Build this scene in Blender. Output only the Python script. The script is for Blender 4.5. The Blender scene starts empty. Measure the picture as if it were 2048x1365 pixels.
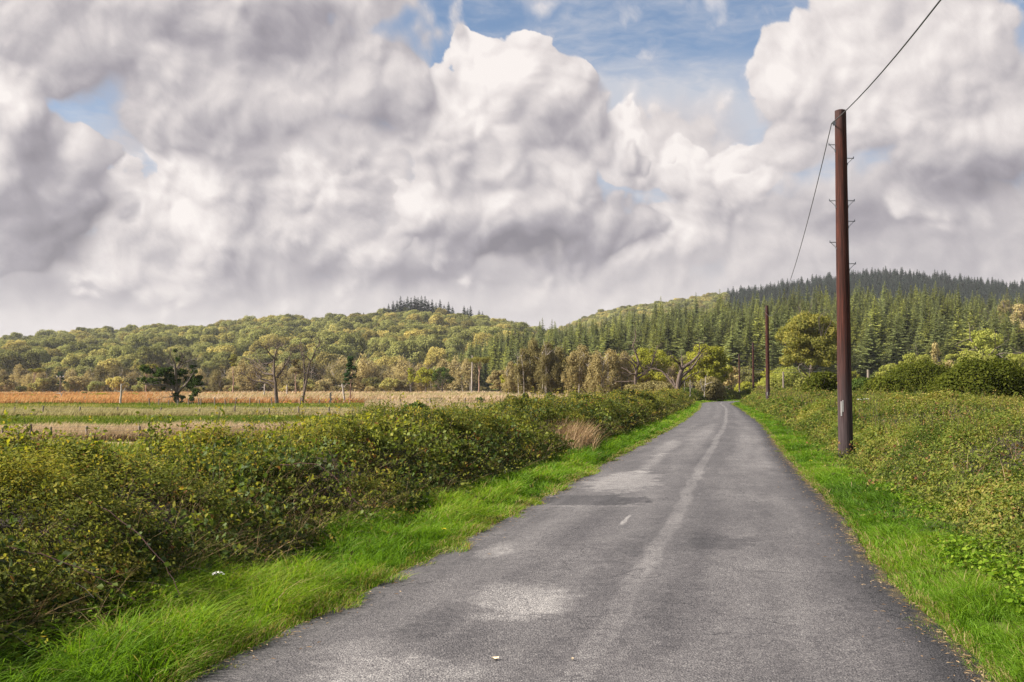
import bpy, math, random
import numpy as np
from mathutils import Vector

# ------------------------------------------------------------------ camera, sky, sun, exposure
SC = bpy.context.scene
COL = SC.collection
FPX = 2000.0                      # focal length in photo pixels (2048 wide)
CAMZ = 1.7
HORIZ = 777.0
PITCH = math.atan((HORIZ - 682.5) / FPX)
cam_d = bpy.data.cameras.new("camera")
cam_d.sensor_width = 36.0
cam_d.lens = FPX / 2048.0 * 36.0
cam_d.clip_start = 0.1
cam_d.clip_end = 20000
cam = bpy.data.objects.new("camera", cam_d)
COL.objects.link(cam)
cam.location = (0, 0, CAMZ)
cam.rotation_euler = (math.pi / 2 + PITCH, 0, 0)
SC.camera = cam

SUN_AZ = math.radians(-100.0)      # clockwise from +Y: to the left
SUN_EL = math.radians(38.0)
sd = Vector((math.sin(SUN_AZ) * math.cos(SUN_EL), math.cos(SUN_AZ) * math.cos(SUN_EL), math.sin(SUN_EL)))
sl = bpy.data.lights.new("sun", 'SUN')
sl.energy = 5.0
sl.angle = math.radians(0.55)
sl.color = (1.0, 0.93, 0.82)
so = bpy.data.objects.new("sun", sl)
COL.objects.link(so)
so.rotation_euler = (-sd).to_track_quat('-Z', 'Y').to_euler()
SC.view_settings.view_transform = 'Standard'
SC.view_settings.look = 'None'
SC.view_settings.exposure = 1.4
SC.view_settings.gamma = 1.0
SC.cycles.max_bounces = 5
SC.cycles.diffuse_bounces = 3
SC.cycles.glossy_bounces = 1
SC.cycles.transmission_bounces = 3
SC.cycles.volume_bounces = 0
SC.cycles.caustics_reflective = False
SC.cycles.caustics_refractive = False
SC.cycles.sample_clamp_indirect = 4.0
SC.cycles.use_denoising = True
SC.cycles.denoiser = 'OPENIMAGEDENOISE'
SC.cycles.denoising_prefilter = 'NONE'
SC.cycles.denoising_input_passes = 'RGB_ALBEDO_NORMAL'
SC.cycles.use_adaptive_sampling = False
try:
    SC.render.use_persistent_data = False
except Exception:
    pass


def ray(px, py):
    cp, sp = math.cos(PITCH), math.sin(PITCH)
    u = 682.5 - py
    return (px - 1024.0, FPX * cp - u * sp, FPX * sp + u * cp)


def at(px, py, Y):
    r = ray(px, py)
    k = Y / r[1]
    return (r[0] * k, Y, CAMZ + r[2] * k)


def azel(px, py):
    r = ray(px, py)
    return (2 * math.atan2(r[0], r[1]), 2 * math.atan2(r[2], math.hypot(r[0], r[1])))


# ------------------------------------------------------------------ node helper
class NT:
    def __init__(s, tree):
        s.t = tree
        s.n = tree.nodes
        s.l = tree.links

    def node(s, typ, **kw):
        n = s.n.new(typ)
        for k, v in kw.items():
            setattr(n, k, v)
        return n

    def put(s, sock, v):
        if isinstance(v, bpy.types.NodeSocket):
            s.l.new(v, sock)
        elif v is not None:
            sock.default_value = v

    def m(s, op, a, b=None, c=None, clamp=False):
        n = s.node('ShaderNodeMath', operation=op, use_clamp=clamp)
        s.put(n.inputs[0], a)
        if b is not None: s.put(n.inputs[1], b)
        if c is not None: s.put(n.inputs[2], c)
        return n.outputs[0]

    def vm(s, op, a, b=None, scale=None):
        n = s.node('ShaderNodeVectorMath', operation=op)
        s.put(n.inputs[0], a)
        if b is not None: s.put(n.inputs[1], b)
        if scale is not None: s.put(n.inputs['Scale'], scale)
        return n.outputs['Value'] if op in ('LENGTH', 'DISTANCE', 'DOT_PRODUCT') else n.outputs['Vector']

    def ss(s, x, a, b, o0=0.0, o1=1.0):
        n = s.node('ShaderNodeMapRange', interpolation_type='SMOOTHSTEP')
        s.put(n.inputs['Value'], x)
        n.inputs['From Min'].default_value = a
        n.inputs['From Max'].default_value = b
        n.inputs['To Min'].default_value = o0
        n.inputs['To Max'].default_value = o1
        return n.outputs['Result']

    def noise(s, vec, scale, detail=4, rough=0.5, dist=0.0, dim='3D', color=False):
        n = s.node('ShaderNodeTexNoise', noise_dimensions=dim)
        s.put(n.inputs['Vector'], vec)
        n.inputs['Scale'].default_value = scale
        n.inputs['Detail'].default_value = detail
        n.inputs['Roughness'].default_value = rough
        n.inputs['Distortion'].default_value = dist
        return n.outputs['Color'] if color else n.outputs['Fac']

    def mix(s, f, a, b, blend='MIX'):
        n = s.node('ShaderNodeMix', data_type='RGBA', blend_type=blend)
        s.put(n.inputs[0], f)
        s.put(n.inputs[6], (*a, 1) if isinstance(a, tuple) and len(a) == 3 else a)
        s.put(n.inputs[7], (*b, 1) if isinstance(b, tuple) and len(b) == 3 else b)
        return n.outputs[2]

    def ramp(s, f, stops, interp='LINEAR'):
        n = s.node('ShaderNodeValToRGB')
        r = n.color_ramp
        r.interpolation = interp
        while len(r.elements) < len(stops):
            r.elements.new(0.5)
        for e, (p, c) in zip(r.elements, stops):
            e.position = p
            e.color = (*c, 1)
        s.put(n.inputs[0], f)
        return n.outputs[0]

    def comb(s, x, y, z=0.0):
        n = s.node('ShaderNodeCombineXYZ')
        s.put(n.inputs[0], x); s.put(n.inputs[1], y); s.put(n.inputs[2], z)
        return n.outputs[0]

    def sep(s, v):
        n = s.node('ShaderNodeSeparateXYZ')
        s.put(n.inputs[0], v)
        return n.outputs


# ------------------------------------------------------------------ sky
CLOUD_LIGHT = 0.38
def build_world():
    g = bpy.data.node_groups.new("cloud_layers", 'ShaderNodeTree')

    def conv(b):
        c = azel(b[0], b[1])
        return c, b[2] / 1000.0, b[3] / 1000.0

    W = bpy.data.worlds.new("World")
    SC.world = W
    W.use_nodes = True
    W.cycles.sampling_method = 'MANUAL'
    W.cycles.sample_map_resolution = 512
    nt = W.node_tree
    nt.nodes.clear()
    t = NT(nt)
    tc = t.node('ShaderNodeTexCoord')
    s = t.sep(tc.outputs['Generated'])
    az = t.m('ARCTAN2', s[0], s[1])
    hyp = t.m('SQRT', t.m('ADD', t.m('MULTIPLY', s[0], s[0]), t.m('MULTIPLY', s[1], s[1])))
    el = t.m('ARCTAN2', s[2], hyp)
    U = t.m('MULTIPLY', az, 2.0)
    V = t.m('MULTIPLY', el, 2.0)
    P = t.comb(U, V, 0.0)
    w1 = t.noise(P, 4.0, 2, 0.5, dim='2D', color=True)
    warp = t.vm('SCALE', t.vm('SUBTRACT', w1, (0.5, 0.5, 0.5)), scale=0.085)

    def vor(vec, scale, detail):
        vo = t.node('ShaderNodeTexVoronoi', voronoi_dimensions='2D', feature='SMOOTH_F1' if detail else 'F1', normalize=False)
        if detail:
            vo.inputs['Smoothness'].default_value = 0.30
        t.put(vo.inputs['Vector'], vec)
        vo.inputs['Scale'].default_value = scale
        vo.inputs['Detail'].default_value = detail
        vo.inputs['Roughness'].default_value = 0.5
        vo.inputs['Lacunarity'].default_value = 2.3
        vo.inputs['Randomness'].default_value = 1.0
        return vo.outputs['Distance']

    offs = [(0, 0, 0), (-0.012, 0.014, 0), (-0.055, 0.065, 0)]
    w2 = t.vm('SCALE', t.vm('SUBTRACT', t.noise(P, 13.0, 3, 0.5, color=True), (0.5, 0.5, 0.5)), scale=0.05)
    samp = []
    for k, o in enumerate(offs):
        Q = t.vm('ADD', t.vm('ADD', P, warp), o)
        ns = None
        if k < 2:
            qs = t.sep(Q)
            Q3 = t.comb(t.m('MULTIPLY_ADD', qs[1], -.55, qs[0]), t.m('MULTIPLY_ADD', qs[0], .62, qs[1]), t.m('ADD', t.m('MULTIPLY', qs[0], .71), t.m('MULTIPLY', qs[1], .64)))
            n = t.noise(Q3, 4.8, 9, 0.60, dim='3D', color=True)
            n = t.vm('SUBTRACT', n, (0.5, 0.5, 0.5))
            ns = t.sep(n)
        v = vor(t.vm('ADD', t.comb(t.m('MULTIPLY_ADD', t.sep(Q)[1], -.6, t.m('MULTIPLY', t.sep(Q)[0], .8)), t.m('MULTIPLY_ADD', t.sep(Q)[0], .6, t.m('MULTIPLY', t.sep(Q)[1], .8))), w2), 9.5, (0.9, 0.9, 0.0)[k])
        v = t.m('SUBTRACT', 0.66 if k < 2 else 0.60, v)
        samp.append((Q, ns, v))

    def field(lst, Q, k=0.22):
        acc = None
        for b in lst:
            c, rx, ry = conv(b)
            q = t.vm('MULTIPLY_ADD', Q, None)
            q.node.inputs[1].default_value = (1 / rx, 1 / ry, 0)
            q.node.inputs[2].default_value = (-c[0] / rx, -c[1] / ry, 0)
            v = t.vm('LENGTH', q)
            acc = v if acc is None else t.m('SMOOTH_MIN', acc, v, k)
        return t.m('SUBTRACT', 1.0, acc)

    def spot(lst, Q, x, sign):
        for b in lst:
            c, rx, ry = conv(b)
            q = t.vm('MULTIPLY_ADD', Q, None)
            q.node.inputs[1].default_value = (1 / rx, 1 / ry, 0)
            q.node.inputs[2].default_value = (-c[0] / rx, -c[1] / ry, 0)
            f = t.ss(t.vm('LENGTH', q), 1.4, 0.0)
            x = t.m('MULTIPLY_ADD', f, sign * b[4], x)
        return x

    def layer(blobs, ch, n_amp, v_amp, edge, base, kf, kc, dk=(), lt=(), far=False):
        C0 = field(blobs, samp[0][0])
        C2 = field(blobs, samp[2][0])
        if far is not False:
            # broken cloud over the rest of the sky
            fn = t.noise(samp[0][0], 1.3, 2, 0.5, dim='2D')
            C0 = t.m('MAXIMUM', C0, t.m('MULTIPLY', t.m('MULTIPLY_ADD', fn, 3.2, -1.7), far))
        e0 = t.m('MULTIPLY_ADD', samp[0][2], v_amp, t.m('MULTIPLY', samp[0][1][ch], n_amp))
        e1 = t.m('MULTIPLY_ADD', samp[1][2], v_amp, t.m('MULTIPLY', samp[1][1][ch], n_amp))
        D0 = t.m('ADD', C0, e0)
        coarse = t.m('MULTIPLY_ADD', t.m('SUBTRACT', samp[0][2], samp[2][2]), v_amp, t.m('SUBTRACT', C0, C2))
        ev = t.m('MULTIPLY_ADD', coarse, -0.55, edge * 1.6)
        ev = t.m('MINIMUM', t.m('MAXIMUM', ev, edge * .75), 0.50)
        m = t.ss(t.m('DIVIDE', D0, ev), 0.0, 1.0)
        br = t.m('MULTIPLY_ADD', t.m('SUBTRACT', e0, e1), kf * 1.25, base + .03)
        br = t.m('MULTIPLY_ADD', coarse, kc * 0.9, br)
        br = spot(dk, samp[0][0], br, -0.42)
        br = spot(lt, samp[0][0], br, 0.32)
        return m, br

    # masses of the photographed sky, back to front: (photo x, photo y, half width, half height)
    ax = t.m('ABSOLUTE', U)
    away = t.m('MAXIMUM', t.ss(ax, 1.1, 1.5), t.ss(V, 0.9, 1.2))
    L = []
    L.append(layer([(300, 560, 700, 170), (1000, 540, 800, 170), (1750, 480, 700, 230), (620, 360, 460, 260), (1370, 300, 190, 120), (60, 50, 170, 80)], 0, .65, .30, .40, .60, .7, .28,
                   [(330, 575, 260, 45, .8), (60, 590, 120, 40, .6), (820, 555, 320, 40, .8), (1750, 430, 220, 55, .8), (1850, 480, 260, 60, .25)],
                   [(1150, 610, 260, 36, .5)], far=away))
    L.append(layer([(420, 350, 130, 130), (400, 470, 240, 150), (560, 430, 150, 130), (690, 400, 170, 220)], 1, .9, .50, .15, .68, .9, .32,
                   [(560, 400, 100, 90, .4), (500, 560, 200, 40, .4), (700, 310, 60, 70, .3)], [(370, 330, 90, 100, .4)]))
    L.append(layer([(1240, 300, 75, 90), (1300, 350, 70, 70), (1380, 380, 90, 110), (1500, 380, 85, 110), (1350, 470, 150, 90)], 2, .75, .50, .13, .72, .9, .3,
                   [(1450, 430, 120, 60, .45)], [(1240, 260, 50, 60, .4), (1370, 330, 60, 60, .4), (1500, 340, 60, 50, .4)]))
    # the tower
    L.append(layer([(1000, 150, 116, 98), (905, 215, 95, 90), (1078, 205, 95, 95), (1010, 280, 215, 150), (1125, 310, 110, 130), (1040, 410, 300, 160)], 0, .60, .50, .07, .66, 1.0, .36,
                   [(930, 330, 50, 90, .5), (1040, 490, 300, 60, 1.25), (1090, 260, 60, 60, .5), (1280, 400, 70, 100, .6), (1180, 210, 30, 60, .5)],
                   [(985, 120, 110, 90, .7)]))
    L.append(layer([(1740, 30, 120, 120), (1830, 80, 230, 190), (1590, 140, 100, 90), (1700, 220, 200, 150), (1960, 240, 260, 190)], 1, .8, .42, .15, .66, .8, .3,
                   [(1980, 350, 200, 60, 1.0), (1620, 260, 120, 60, .35), (1900, 200, 120, 40, .25)], [(1760, 180, 200, 100, .35), (1720, 60, 80, 70, .3)]))
    L.append(layer([(460, 50, 420, 180), (150, 80, 150, 160), (710, 150, 150, 130), (450, 190, 330, 150), (640, 0, 250, 70), (330, 100, 220, 110), (790, 190, 90, 110)], 2, .75, .42, .17, .50, .8, .34,
                   [(480, 60, 280, 60, .4), (130, 130, 110, 140, .3), (740, 240, 70, 50, .3)],
                   [(740, 70, 45, 40, .8), (590, 180, 190, 60, .6), (470, 65, 26, 24, .7), (330, 200, 140, 40, .35)]))
    L.append(layer([(20, 240, 80, 120), (60, 400, 160, 170), (110, 330, 90, 110), (50, 500, 120, 70)], 0, .6, .46, .09, .38, .9, .36,
                   [(90, 450, 110, 120, .6)], [(20, 200, 70, 60, .9), (160, 270, 40, 60, .8), (0, 320, 40, 60, .5)]))

    # blue gaps with thin veil
    veilP = t.vm('MULTIPLY', P, (1.0, 3.4, 1.0))
    v1 = t.noise(veilP, 3.0, 6, 0.6, 0.4, dim='2D')
    v2 = t.noise(veilP, 17.0, 3, 0.6, 0.5, dim='2D')
    veil = t.m('ADD', t.m('MULTIPLY', v1, 0.85), t.m('MULTIPLY', v2, 0.35))
    veil = t.ss(veil, 0.40, 1.0, 0.0, 0.8)
    veil = spot([(1330, 230, 360, 100, 1.0), (260, 290, 120, 60, .35)], samp[0][0], veil, 1.0)
    veil = t.m('ADD', veil, t.ss(V, 0.62, 0.30, 0.0, 0.7), clamp=True)
    lowf = t.ss(V, 0.50, 0.05)
    vcol = t.mix(lowf, (0.60, 0.62, 0.68), (0.76, 0.70, 0.69))
    stops = [(0.0, (0.235, 0.218, 0.25)), (0.30, (0.365, 0.34, 0.375)), (0.52, (0.53, 0.495, 0.512)), (0.75, (0.74, 0.685, 0.675)), (1.0, (0.95, 0.885, 0.855))]
    cc = vcol; fac = t.m('MAXIMUM', t.m('MULTIPLY', veil, 0.9), t.ss(V, 0.45, 0.2))
    hz = t.ss(V, 0.24, 0.10)
    for m, br in L:
        br = t.m('MINIMUM', t.m('MAXIMUM', br, 0.0), 1.0)
        mf = t.node('ShaderNodeMix', data_type='FLOAT')
        t.put(mf.inputs[0], t.m('MULTIPLY', hz, 0.6)); t.put(mf.inputs[2], br); mf.inputs[3].default_value = 0.74
        col = t.ramp(mf.outputs[0], stops)
        cc = t.mix(m, cc, col)
        fac = t.m('MAXIMUM', fac, m)
    sky = t.node('ShaderNodeTexSky', sky_type='NISHITA')
    sky.sun_disc = False
    sky.sun_elevation = SUN_EL
    sky.sun_rotation = SUN_AZ
    sky.air_density = 1.0
    sky.dust_density = 0.4
    sky.ozone_density = 2.5
    b_sky = t.node('ShaderNodeBackground')
    t.put(b_sky.inputs[0], sky.outputs[0]); b_sky.inputs[1].default_value = 0.05
    b_c = t.node('ShaderNodeBackground')
    t.put(b_c.inputs[0], cc); b_c.inputs[1].default_value = CLOUD_LIGHT
    ms = t.node('ShaderNodeMixShader')
    t.put(ms.inputs[0], fac); t.put(ms.inputs[1], b_sky.outputs[0]); t.put(ms.inputs[2], b_c.outputs[0])
    o = t.node('ShaderNodeOutputWorld')
    t.l.new(ms.outputs[0], o.inputs[0])


build_world()

# ------------------------------------------------------------------ noise, mesh tools
def _hash(ix, iy, iz, seed):
    h = (ix.astype(np.int64) * 374761393 + iy.astype(np.int64) * 668265263 + iz.astype(np.int64) * 2147483647 + seed * 974634777) & 0xFFFFFFFF
    h = ((h ^ (h >> 13)) * 1274126177) & 0xFFFFFFFF
    h = ((h ^ (h >> 16)) * 2246822519) & 0xFFFFFFFF
    return ((h ^ (h >> 15)) & 0xFFFFFF) / float(0xFFFFFF)


def vnoise(P, scale, seed=0, octaves=1):
    P = np.atleast_2d(np.asarray(P, dtype=float))
    if P.shape[1] == 2:
        P = np.c_[P, np.zeros(len(P))]
    tot = np.zeros(len(P)); amp = 1.0; s = 0.0
    for o in range(octaves):
        Q = P * (scale * 2 ** o) + 17.3 * o
        I = np.floor(Q).astype(np.int64)
        F = Q - I
        F = F * F * (3 - 2 * F)
        r = 0
        for dx in (0, 1):
            wx = F[:, 0] if dx else 1 - F[:, 0]
            for dy in (0, 1):
                wy = F[:, 1] if dy else 1 - F[:, 1]
                for dz in (0, 1):
                    wz = F[:, 2] if dz else 1 - F[:, 2]
                    r = r + wx * wy * wz * _hash(I[:, 0] + dx, I[:, 1] + dy, I[:, 2] + dz, seed + o)
        tot += amp * r; s += amp; amp *= 0.5
    return tot / s


def unit(v):
    return v / np.maximum(np.linalg.norm(v, axis=-1, keepdims=True), 1e-9)


class Geo:
    def __init__(s):
        s.V = []; s.Q = []; s.T = []; s.A = []; s.Qm = []; s.Tm = []; s.n = 0

    def add(s, V, Q=None, T=None, a=0.5, m=0):
        V = np.asarray(V, dtype=np.float32).reshape(-1, 3)
        s.V.append(V)
        s.A.append(np.broadcast_to(np.asarray(a, dtype=np.float32), (len(V),)).copy())
        if Q is not None and len(Q):
            Q = np.asarray(Q, dtype=np.int64).reshape(-1, 4)
            s.Q.append(Q + s.n); s.Qm.append(np.full(len(Q), m))
        if T is not None and len(T):
            T = np.asarray(T, dtype=np.int64).reshape(-1, 3)
            s.T.append(T + s.n); s.Tm.append(np.full(len(T), m))
        s.n += len(V)

    def mesh(s, name, mats, smooth=False):
        me = bpy.data.meshes.new(name)
        V = np.concatenate(s.V); A = np.concatenate(s.A)
        Q = np.concatenate(s.Q) if s.Q else np.zeros((0, 4), int)
        T = np.concatenate(s.T) if s.T else np.zeros((0, 3), int)
        me.vertices.add(len(V)); me.vertices.foreach_set('co', V.ravel())
        nl = len(Q) * 4 + len(T) * 3
        me.loops.add(nl)
        me.loops.foreach_set('vertex_index', np.concatenate([Q.ravel(), T.ravel()]).astype(np.int32))
        me.polygons.add(len(Q) + len(T))
        st = np.concatenate([np.arange(len(Q)) * 4, len(Q) * 4 + np.arange(len(T)) * 3]).astype(np.int32)
        me.polygons.foreach_set('loop_start', st)
        if len(mats) > 1:
            mi = np.concatenate((s.Qm if s.Qm else [np.zeros(0)]) + (s.Tm if s.Tm else [])).astype(np.int32)
            me.polygons.foreach_set('material_index', mi)
        me.polygons.foreach_set('use_smooth', np.full(len(Q) + len(T), bool(smooth)))
        at_ = me.attributes.new('v', 'FLOAT', 'POINT')
        at_.data.foreach_set('value', A)
        for m in mats:
            me.materials.append(m)
        me.update(calc_edges=True)
        return me

    def obj(s, name, mats, parent=None, smooth=False, loc=None):
        if not isinstance(mats, (list, tuple)): mats = [mats]
        o = bpy.data.objects.new(name, s.mesh(name, mats, smooth))
        COL.objects.link(o)
        if parent is not None: o.parent = parent
        if loc is not None: o.location = loc
        return o


def tag(o, label=None, cat=None, group=None, kind=None):
    if label: o['label'] = label
    if cat: o['category'] = cat
    if group: o['group'] = group
    if kind: o['kind'] = kind
    return o


def thing(name, loc, label, cat, group=None, rz=0.0):
    o = bpy.data.objects.new(name, None)
    o.empty_display_size = 0.2
    COL.objects.link(o)
    o.location = loc
    o.rotation_euler = (0, 0, rz)
    return tag(o, label, cat, group)


def tube(P, R, sides=5, seed=None, wob=0.0):
    P = np.asarray(P, dtype=float); n = len(P)
    R = np.broadcast_to(np.asarray(R, dtype=float), (n,))
    T = np.gradient(P, axis=0); T = unit(T)
    ref = np.array([1.0, 0.2, 0.1]) if abs(T[:, 0].mean()) < 0.8 else np.array([0.1, 1.0, 0.2])
    A = unit(np.cross(T, ref)); B = np.cross(T, A)
    an = np.linspace(0, 2 * np.pi, sides, endpoint=False)
    V = P[:, None] + R[:, None, None] * (np.cos(an)[None, :, None] * A[:, None] + np.sin(an)[None, :, None] * B[:, None])
    V = V.reshape(-1, 3)
    i = np.arange(n - 1)[:, None] * sides; j = np.arange(sides)[None]; j2 = (j + 1) % sides
    Q = np.stack([i + j, i + j2, i + sides + j2, i + sides + j], -1).reshape(-1, 4)
    return V, Q


def box(c, sx, sy, sz):
    x, y, z = c
    V = np.array([[x + a * sx / 2, y + b * sy / 2, z + d * sz / 2] for d in (-1, 1) for b in (-1, 1) for a in (-1, 1)])
    Q = [[0, 2, 3, 1], [4, 5, 7, 6], [0, 1, 5, 4], [2, 6, 7, 3], [0, 4, 6, 2], [1, 3, 7, 5]]
    return V, Q


def leaves(rng, C, size, N=None, up=0.3, aspect=0.55, a=None):
    """leaf-shaped quads at centres C; N = preferred normals"""
    n = len(C)
    size = np.broadcast_to(size, (n,))
    nr = rng.normal(size=(n, 3))
    nr = unit(nr)
    if N is not None:
        nr = unit(nr * 0.8 + N)
    nr[:, 2] += up
    nr = unit(nr)
    ax = unit(np.cross(nr, rng.normal(size=(n, 3))))
    bx = np.cross(nr, ax)
    L = size[:, None] * 0.5; W = L * aspect
    fold = nr * (size[:, None] * 0.08)
    V = np.stack([C - ax * L, C + bx * W - ax * L * 0.15 + fold, C + ax * L, C - bx * W - ax * L * 0.15 + fold], 1)
    Q = np.arange(n * 4).reshape(n, 4)
    av = rng.random(n) if a is None else a
    return V.reshape(-1, 3), Q, np.repeat(av, 4)


def blades(rng, B, H, Wd, lean, curl, segs=3, a=None):
    """grass blades: B base (n,3), H height, Wd width, lean (n,2) horizontal reach as a fraction of H"""
    n = len(B)
    H = np.broadcast_to(H, (n,)); Wd = np.broadcast_to(Wd, (n,)); curl = np.broadcast_to(curl, (n,))
    t = np.linspace(0, 1, segs + 1)
    tt = t[None, :, None]
    up = (tt - curl[:, None, None] * tt ** 3) * H[:, None, None]
    hor = np.concatenate([lean, np.zeros((n, 1))], 1)[:, None] * (tt ** 1.8) * H[:, None, None]
    C = B[:, None] + hor
    C[:, :, 2:3] += up
    an = rng.random(n) * np.pi
    side = np.stack([np.cos(an), np.sin(an), np.zeros(n)], 1)[:, None]
    w = (Wd[:, None] * (1 - 0.93 * t[None] ** 1.6) * 0.5)[:, :, None]
    V = np.stack([C - side * w, C + side * w], 2).reshape(-1, 3)
    base = np.arange(n)[:, None] * (2 * (segs + 1)); k = np.arange(segs)[None] * 2
    i = base + k
    Q = np.stack([i, i + 1, i + 3, i + 2], -1).reshape(-1, 4)
    av = rng.random(n) if a is None else a
    return V, Q, np.repeat(av, 2 * (segs + 1))


# ------------------------------------------------------------------ materials
def new_mat(name):
    m = bpy.data.materials.new(name)
    m.use_nodes = True
    m.node_tree.nodes.clear()
    t = NT(m.node_tree)
    o = t.node('ShaderNodeOutputMaterial')
    return m, t, o


def foliage_mat(name, stops, trans=0.35, objvar=0.0, alt=None, gloss=0.0, tint=(1.25, 1.25, 0.55)):
    """stops along the per-leaf attribute v; alt = second colour some whole plants take"""
    m, t, o = new_mat(name)
    at_ = t.node('ShaderNodeAttribute', attribute_name='v')
    col = t.ramp(at_.outputs['Fac'], stops)
    if objvar or alt:
        oi = t.node('ShaderNodeObjectInfo')
        r = oi.outputs['Random']
        if alt:
            f = t.m('FRACT', t.m('MULTIPLY', r, 7.31))
            f = t.ss(f, alt[1], min(1.0, alt[1] + 0.35))
            a = t.mix(1.0, col, alt[0], 'MULTIPLY')
            col = t.mix(f, col, a)
        if objvar:
            k = t.m('MULTIPLY_ADD', r, 2 * objvar, 1 - objvar)
            col = t.vm('SCALE', col, scale=k)
    d = t.node('ShaderNodeBsdfDiffuse')
    t.put(d.inputs[0], col)
    tr = t.node('ShaderNodeBsdfTranslucent')
    tcol = t.mix(1.0, col, tint, 'MULTIPLY')
    t.put(tr.inputs[0], tcol)
    ms = t.node('ShaderNodeMixShader')
    ms.inputs[0].default_value = trans
    t.l.new(d.outputs[0], ms.inputs[1]); t.l.new(tr.outputs[0], ms.inputs[2])
    sh = ms.outputs[0]
    if gloss:
        g = t.node('ShaderNodeBsdfGlossy')
        g.inputs['Roughness'].default_value = 0.6
        g.inputs[0].default_value = (.8, .8, .8, 1)
        m2 = t.node('ShaderNodeMixShader')
        m2.inputs[0].default_value = gloss
        t.l.new(sh, m2.inputs[1]); t.l.new(g.outputs[0], m2.inputs[2])
        sh = m2.outputs[0]
    t.l.new(sh, o.inputs[0])
    return m


def bark_mat(name, c1, c2, scale=6.0, rough=0.9, bump=0.3, objvar=0.0):
    m, t, o = new_mat(name)
    tc = t.node('ShaderNodeTexCoord')
    v = t.vm('MULTIPLY', tc.outputs['Object'], (1, 1, 0.22))
    n = t.noise(v, scale, 5, 0.65)
    col = t.ramp(n, [(0.3, c1), (0.7, c2)])
    p = t.node('ShaderNodeBsdfPrincipled')
    t.put(p.inputs['Base Color'], col)
    p.inputs['Roughness'].default_value = rough
    b = t.node('ShaderNodeBump')
    b.inputs['Strength'].default_value = bump
    b.inputs['Distance'].default_value = 0.02
    t.put(b.inputs['Height'], n)
    t.l.new(b.outputs[0], p.inputs['Normal'])
    t.l.new(p.outputs[0], o.inputs[0])
    return m


def plain_mat(name, c, rough=0.6, metal=0.0):
    m, t, o = new_mat(name)
    tc = t.node('ShaderNodeTexCoord')
    n = t.noise(tc.outputs['Object'], 14, 3)
    col = t.mix(n, tuple(x * 0.75 for x in c), tuple(min(1, x * 1.2) for x in c))
    p = t.node('ShaderNodeBsdfPrincipled')
    t.put(p.inputs['Base Color'], col)
    p.inputs['Roughness'].default_value = rough
    p.inputs['Metallic'].default_value = metal
    t.l.new(p.outputs[0], o.inputs[0])
    return m


M = {}
M['hedge'] = foliage_mat('hedge_leaf', [(0.0, (.038, .050, .016)), (0.25, (.074, .092, .026)), (0.5, (.128, .145, .036)), (0.68, (.195, .205, .042)), (0.80, (.25, .235, .055)), (0.88, (.34, .29, .05)), (0.94, (.22, .11, .045)), (1.0, (.12, .045, .025))], 0.42)
M['scrub'] = foliage_mat('scrub_leaf', [(0.0, (.040, .062, .015)), (0.25, (.080, .112, .023)), (0.5, (.132, .165, .033)), (0.72, (.20, .21, .045)), (0.85, (.26, .23, .065)), (0.93, (.22, .12, .055)), (1.0, (.14, .06, .035))], 0.38)
M['bramble'] = foliage_mat('bramble_leaf', [(0.0, (.030, .050, .012)), (0.5, (.065, .100, .020)), (0.8, (.16, .19, .028)), (1.0, (.34, .32, .035))], 0.38, gloss=0.015)
M['grass'] = foliage_mat('verge_grass_blade', [(0.0, (.036, .078, .009)), (0.35, (.090, .182, .011)), (0.75, (.155, .268, .016)), (0.91, (.225, .30, .03)), (0.95, (.27, .23, .08)), (1.0, (.33, .24, .13))], 0.45, gloss=0.01)
M['pasture'] = foliage_mat('pasture_blade', [(0.0, (.055, .085, .016)), (0.5, (.100, .140, .024)), (0.85, (.17, .19, .04)), (1.0, (.30, .25, .12))], 0.35)
M['reed'] = foliage_mat('straw_grass_blade', [(0.0, (.20, .14, .078)), (0.4, (.35, .258, .165)), (0.8, (.50, .385, .27)), (1.0, (.22, .22, .08))], 0.35, tint=(1.1, 1.05, 0.9))
M['moor'] = foliage_mat('moor_grass_blade', [(0.0, (.23, .115, .045)), (0.4, (.38, .195, .078)), (0.75, (.46, .275, .125)), (0.93, (.48, .36, .22)), (1.0, (.20, .21, .065))], 0.35, tint=(1.1, 1.05, 0.9))
M['drygrass'] = foliage_mat('dry_grass_blade', [(0.0, (.17, .10, .05)), (0.6, (.34, .23, .13)), (1.0, (.50, .38, .24))], 0.3, tint=(1.1, 1.05, 0.9))
M['broad'] = foliage_mat('broadleaf', [(0.0, (.110, .124, .042)), (0.5, (.215, .220, .068)), (1.0, (.33, .315, .11))], 0.34, 0.42, ((1.5, 1.25, 1.2), 0.55), tint=(1.1, 1.05, 0.9))
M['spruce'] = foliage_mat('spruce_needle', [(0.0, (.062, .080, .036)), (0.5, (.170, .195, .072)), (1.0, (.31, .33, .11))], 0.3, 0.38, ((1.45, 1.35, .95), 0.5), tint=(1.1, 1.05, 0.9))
M['ridge'] = foliage_mat('ridge_conifer_needle', [(0.0, (.022, .036, .030)), (1.0, (.060, .082, .055))], 0.15, 0.25, tint=(1.1, 1.05, 0.9))
M['pine'] = foliage_mat('pine_needle', [(0.0, (.018, .04, .02)), (0.6, (.04, .075, .03)), (1.0, (.09, .13, .045))], 0.25)
M['oak'] = foliage_mat('oak_leaf', [(0.0, (.030, .052, .014)), (0.6, (.075, .11, .025)), (1.0, (.14, .175, .035))], 0.32)
M['fieldoak'] = foliage_mat('field_oak_leaf', [(0.0, (.018, .034, .010)), (0.6, (.042, .070, .017)), (1.0, (.09, .125, .028))], 0.3)
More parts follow.
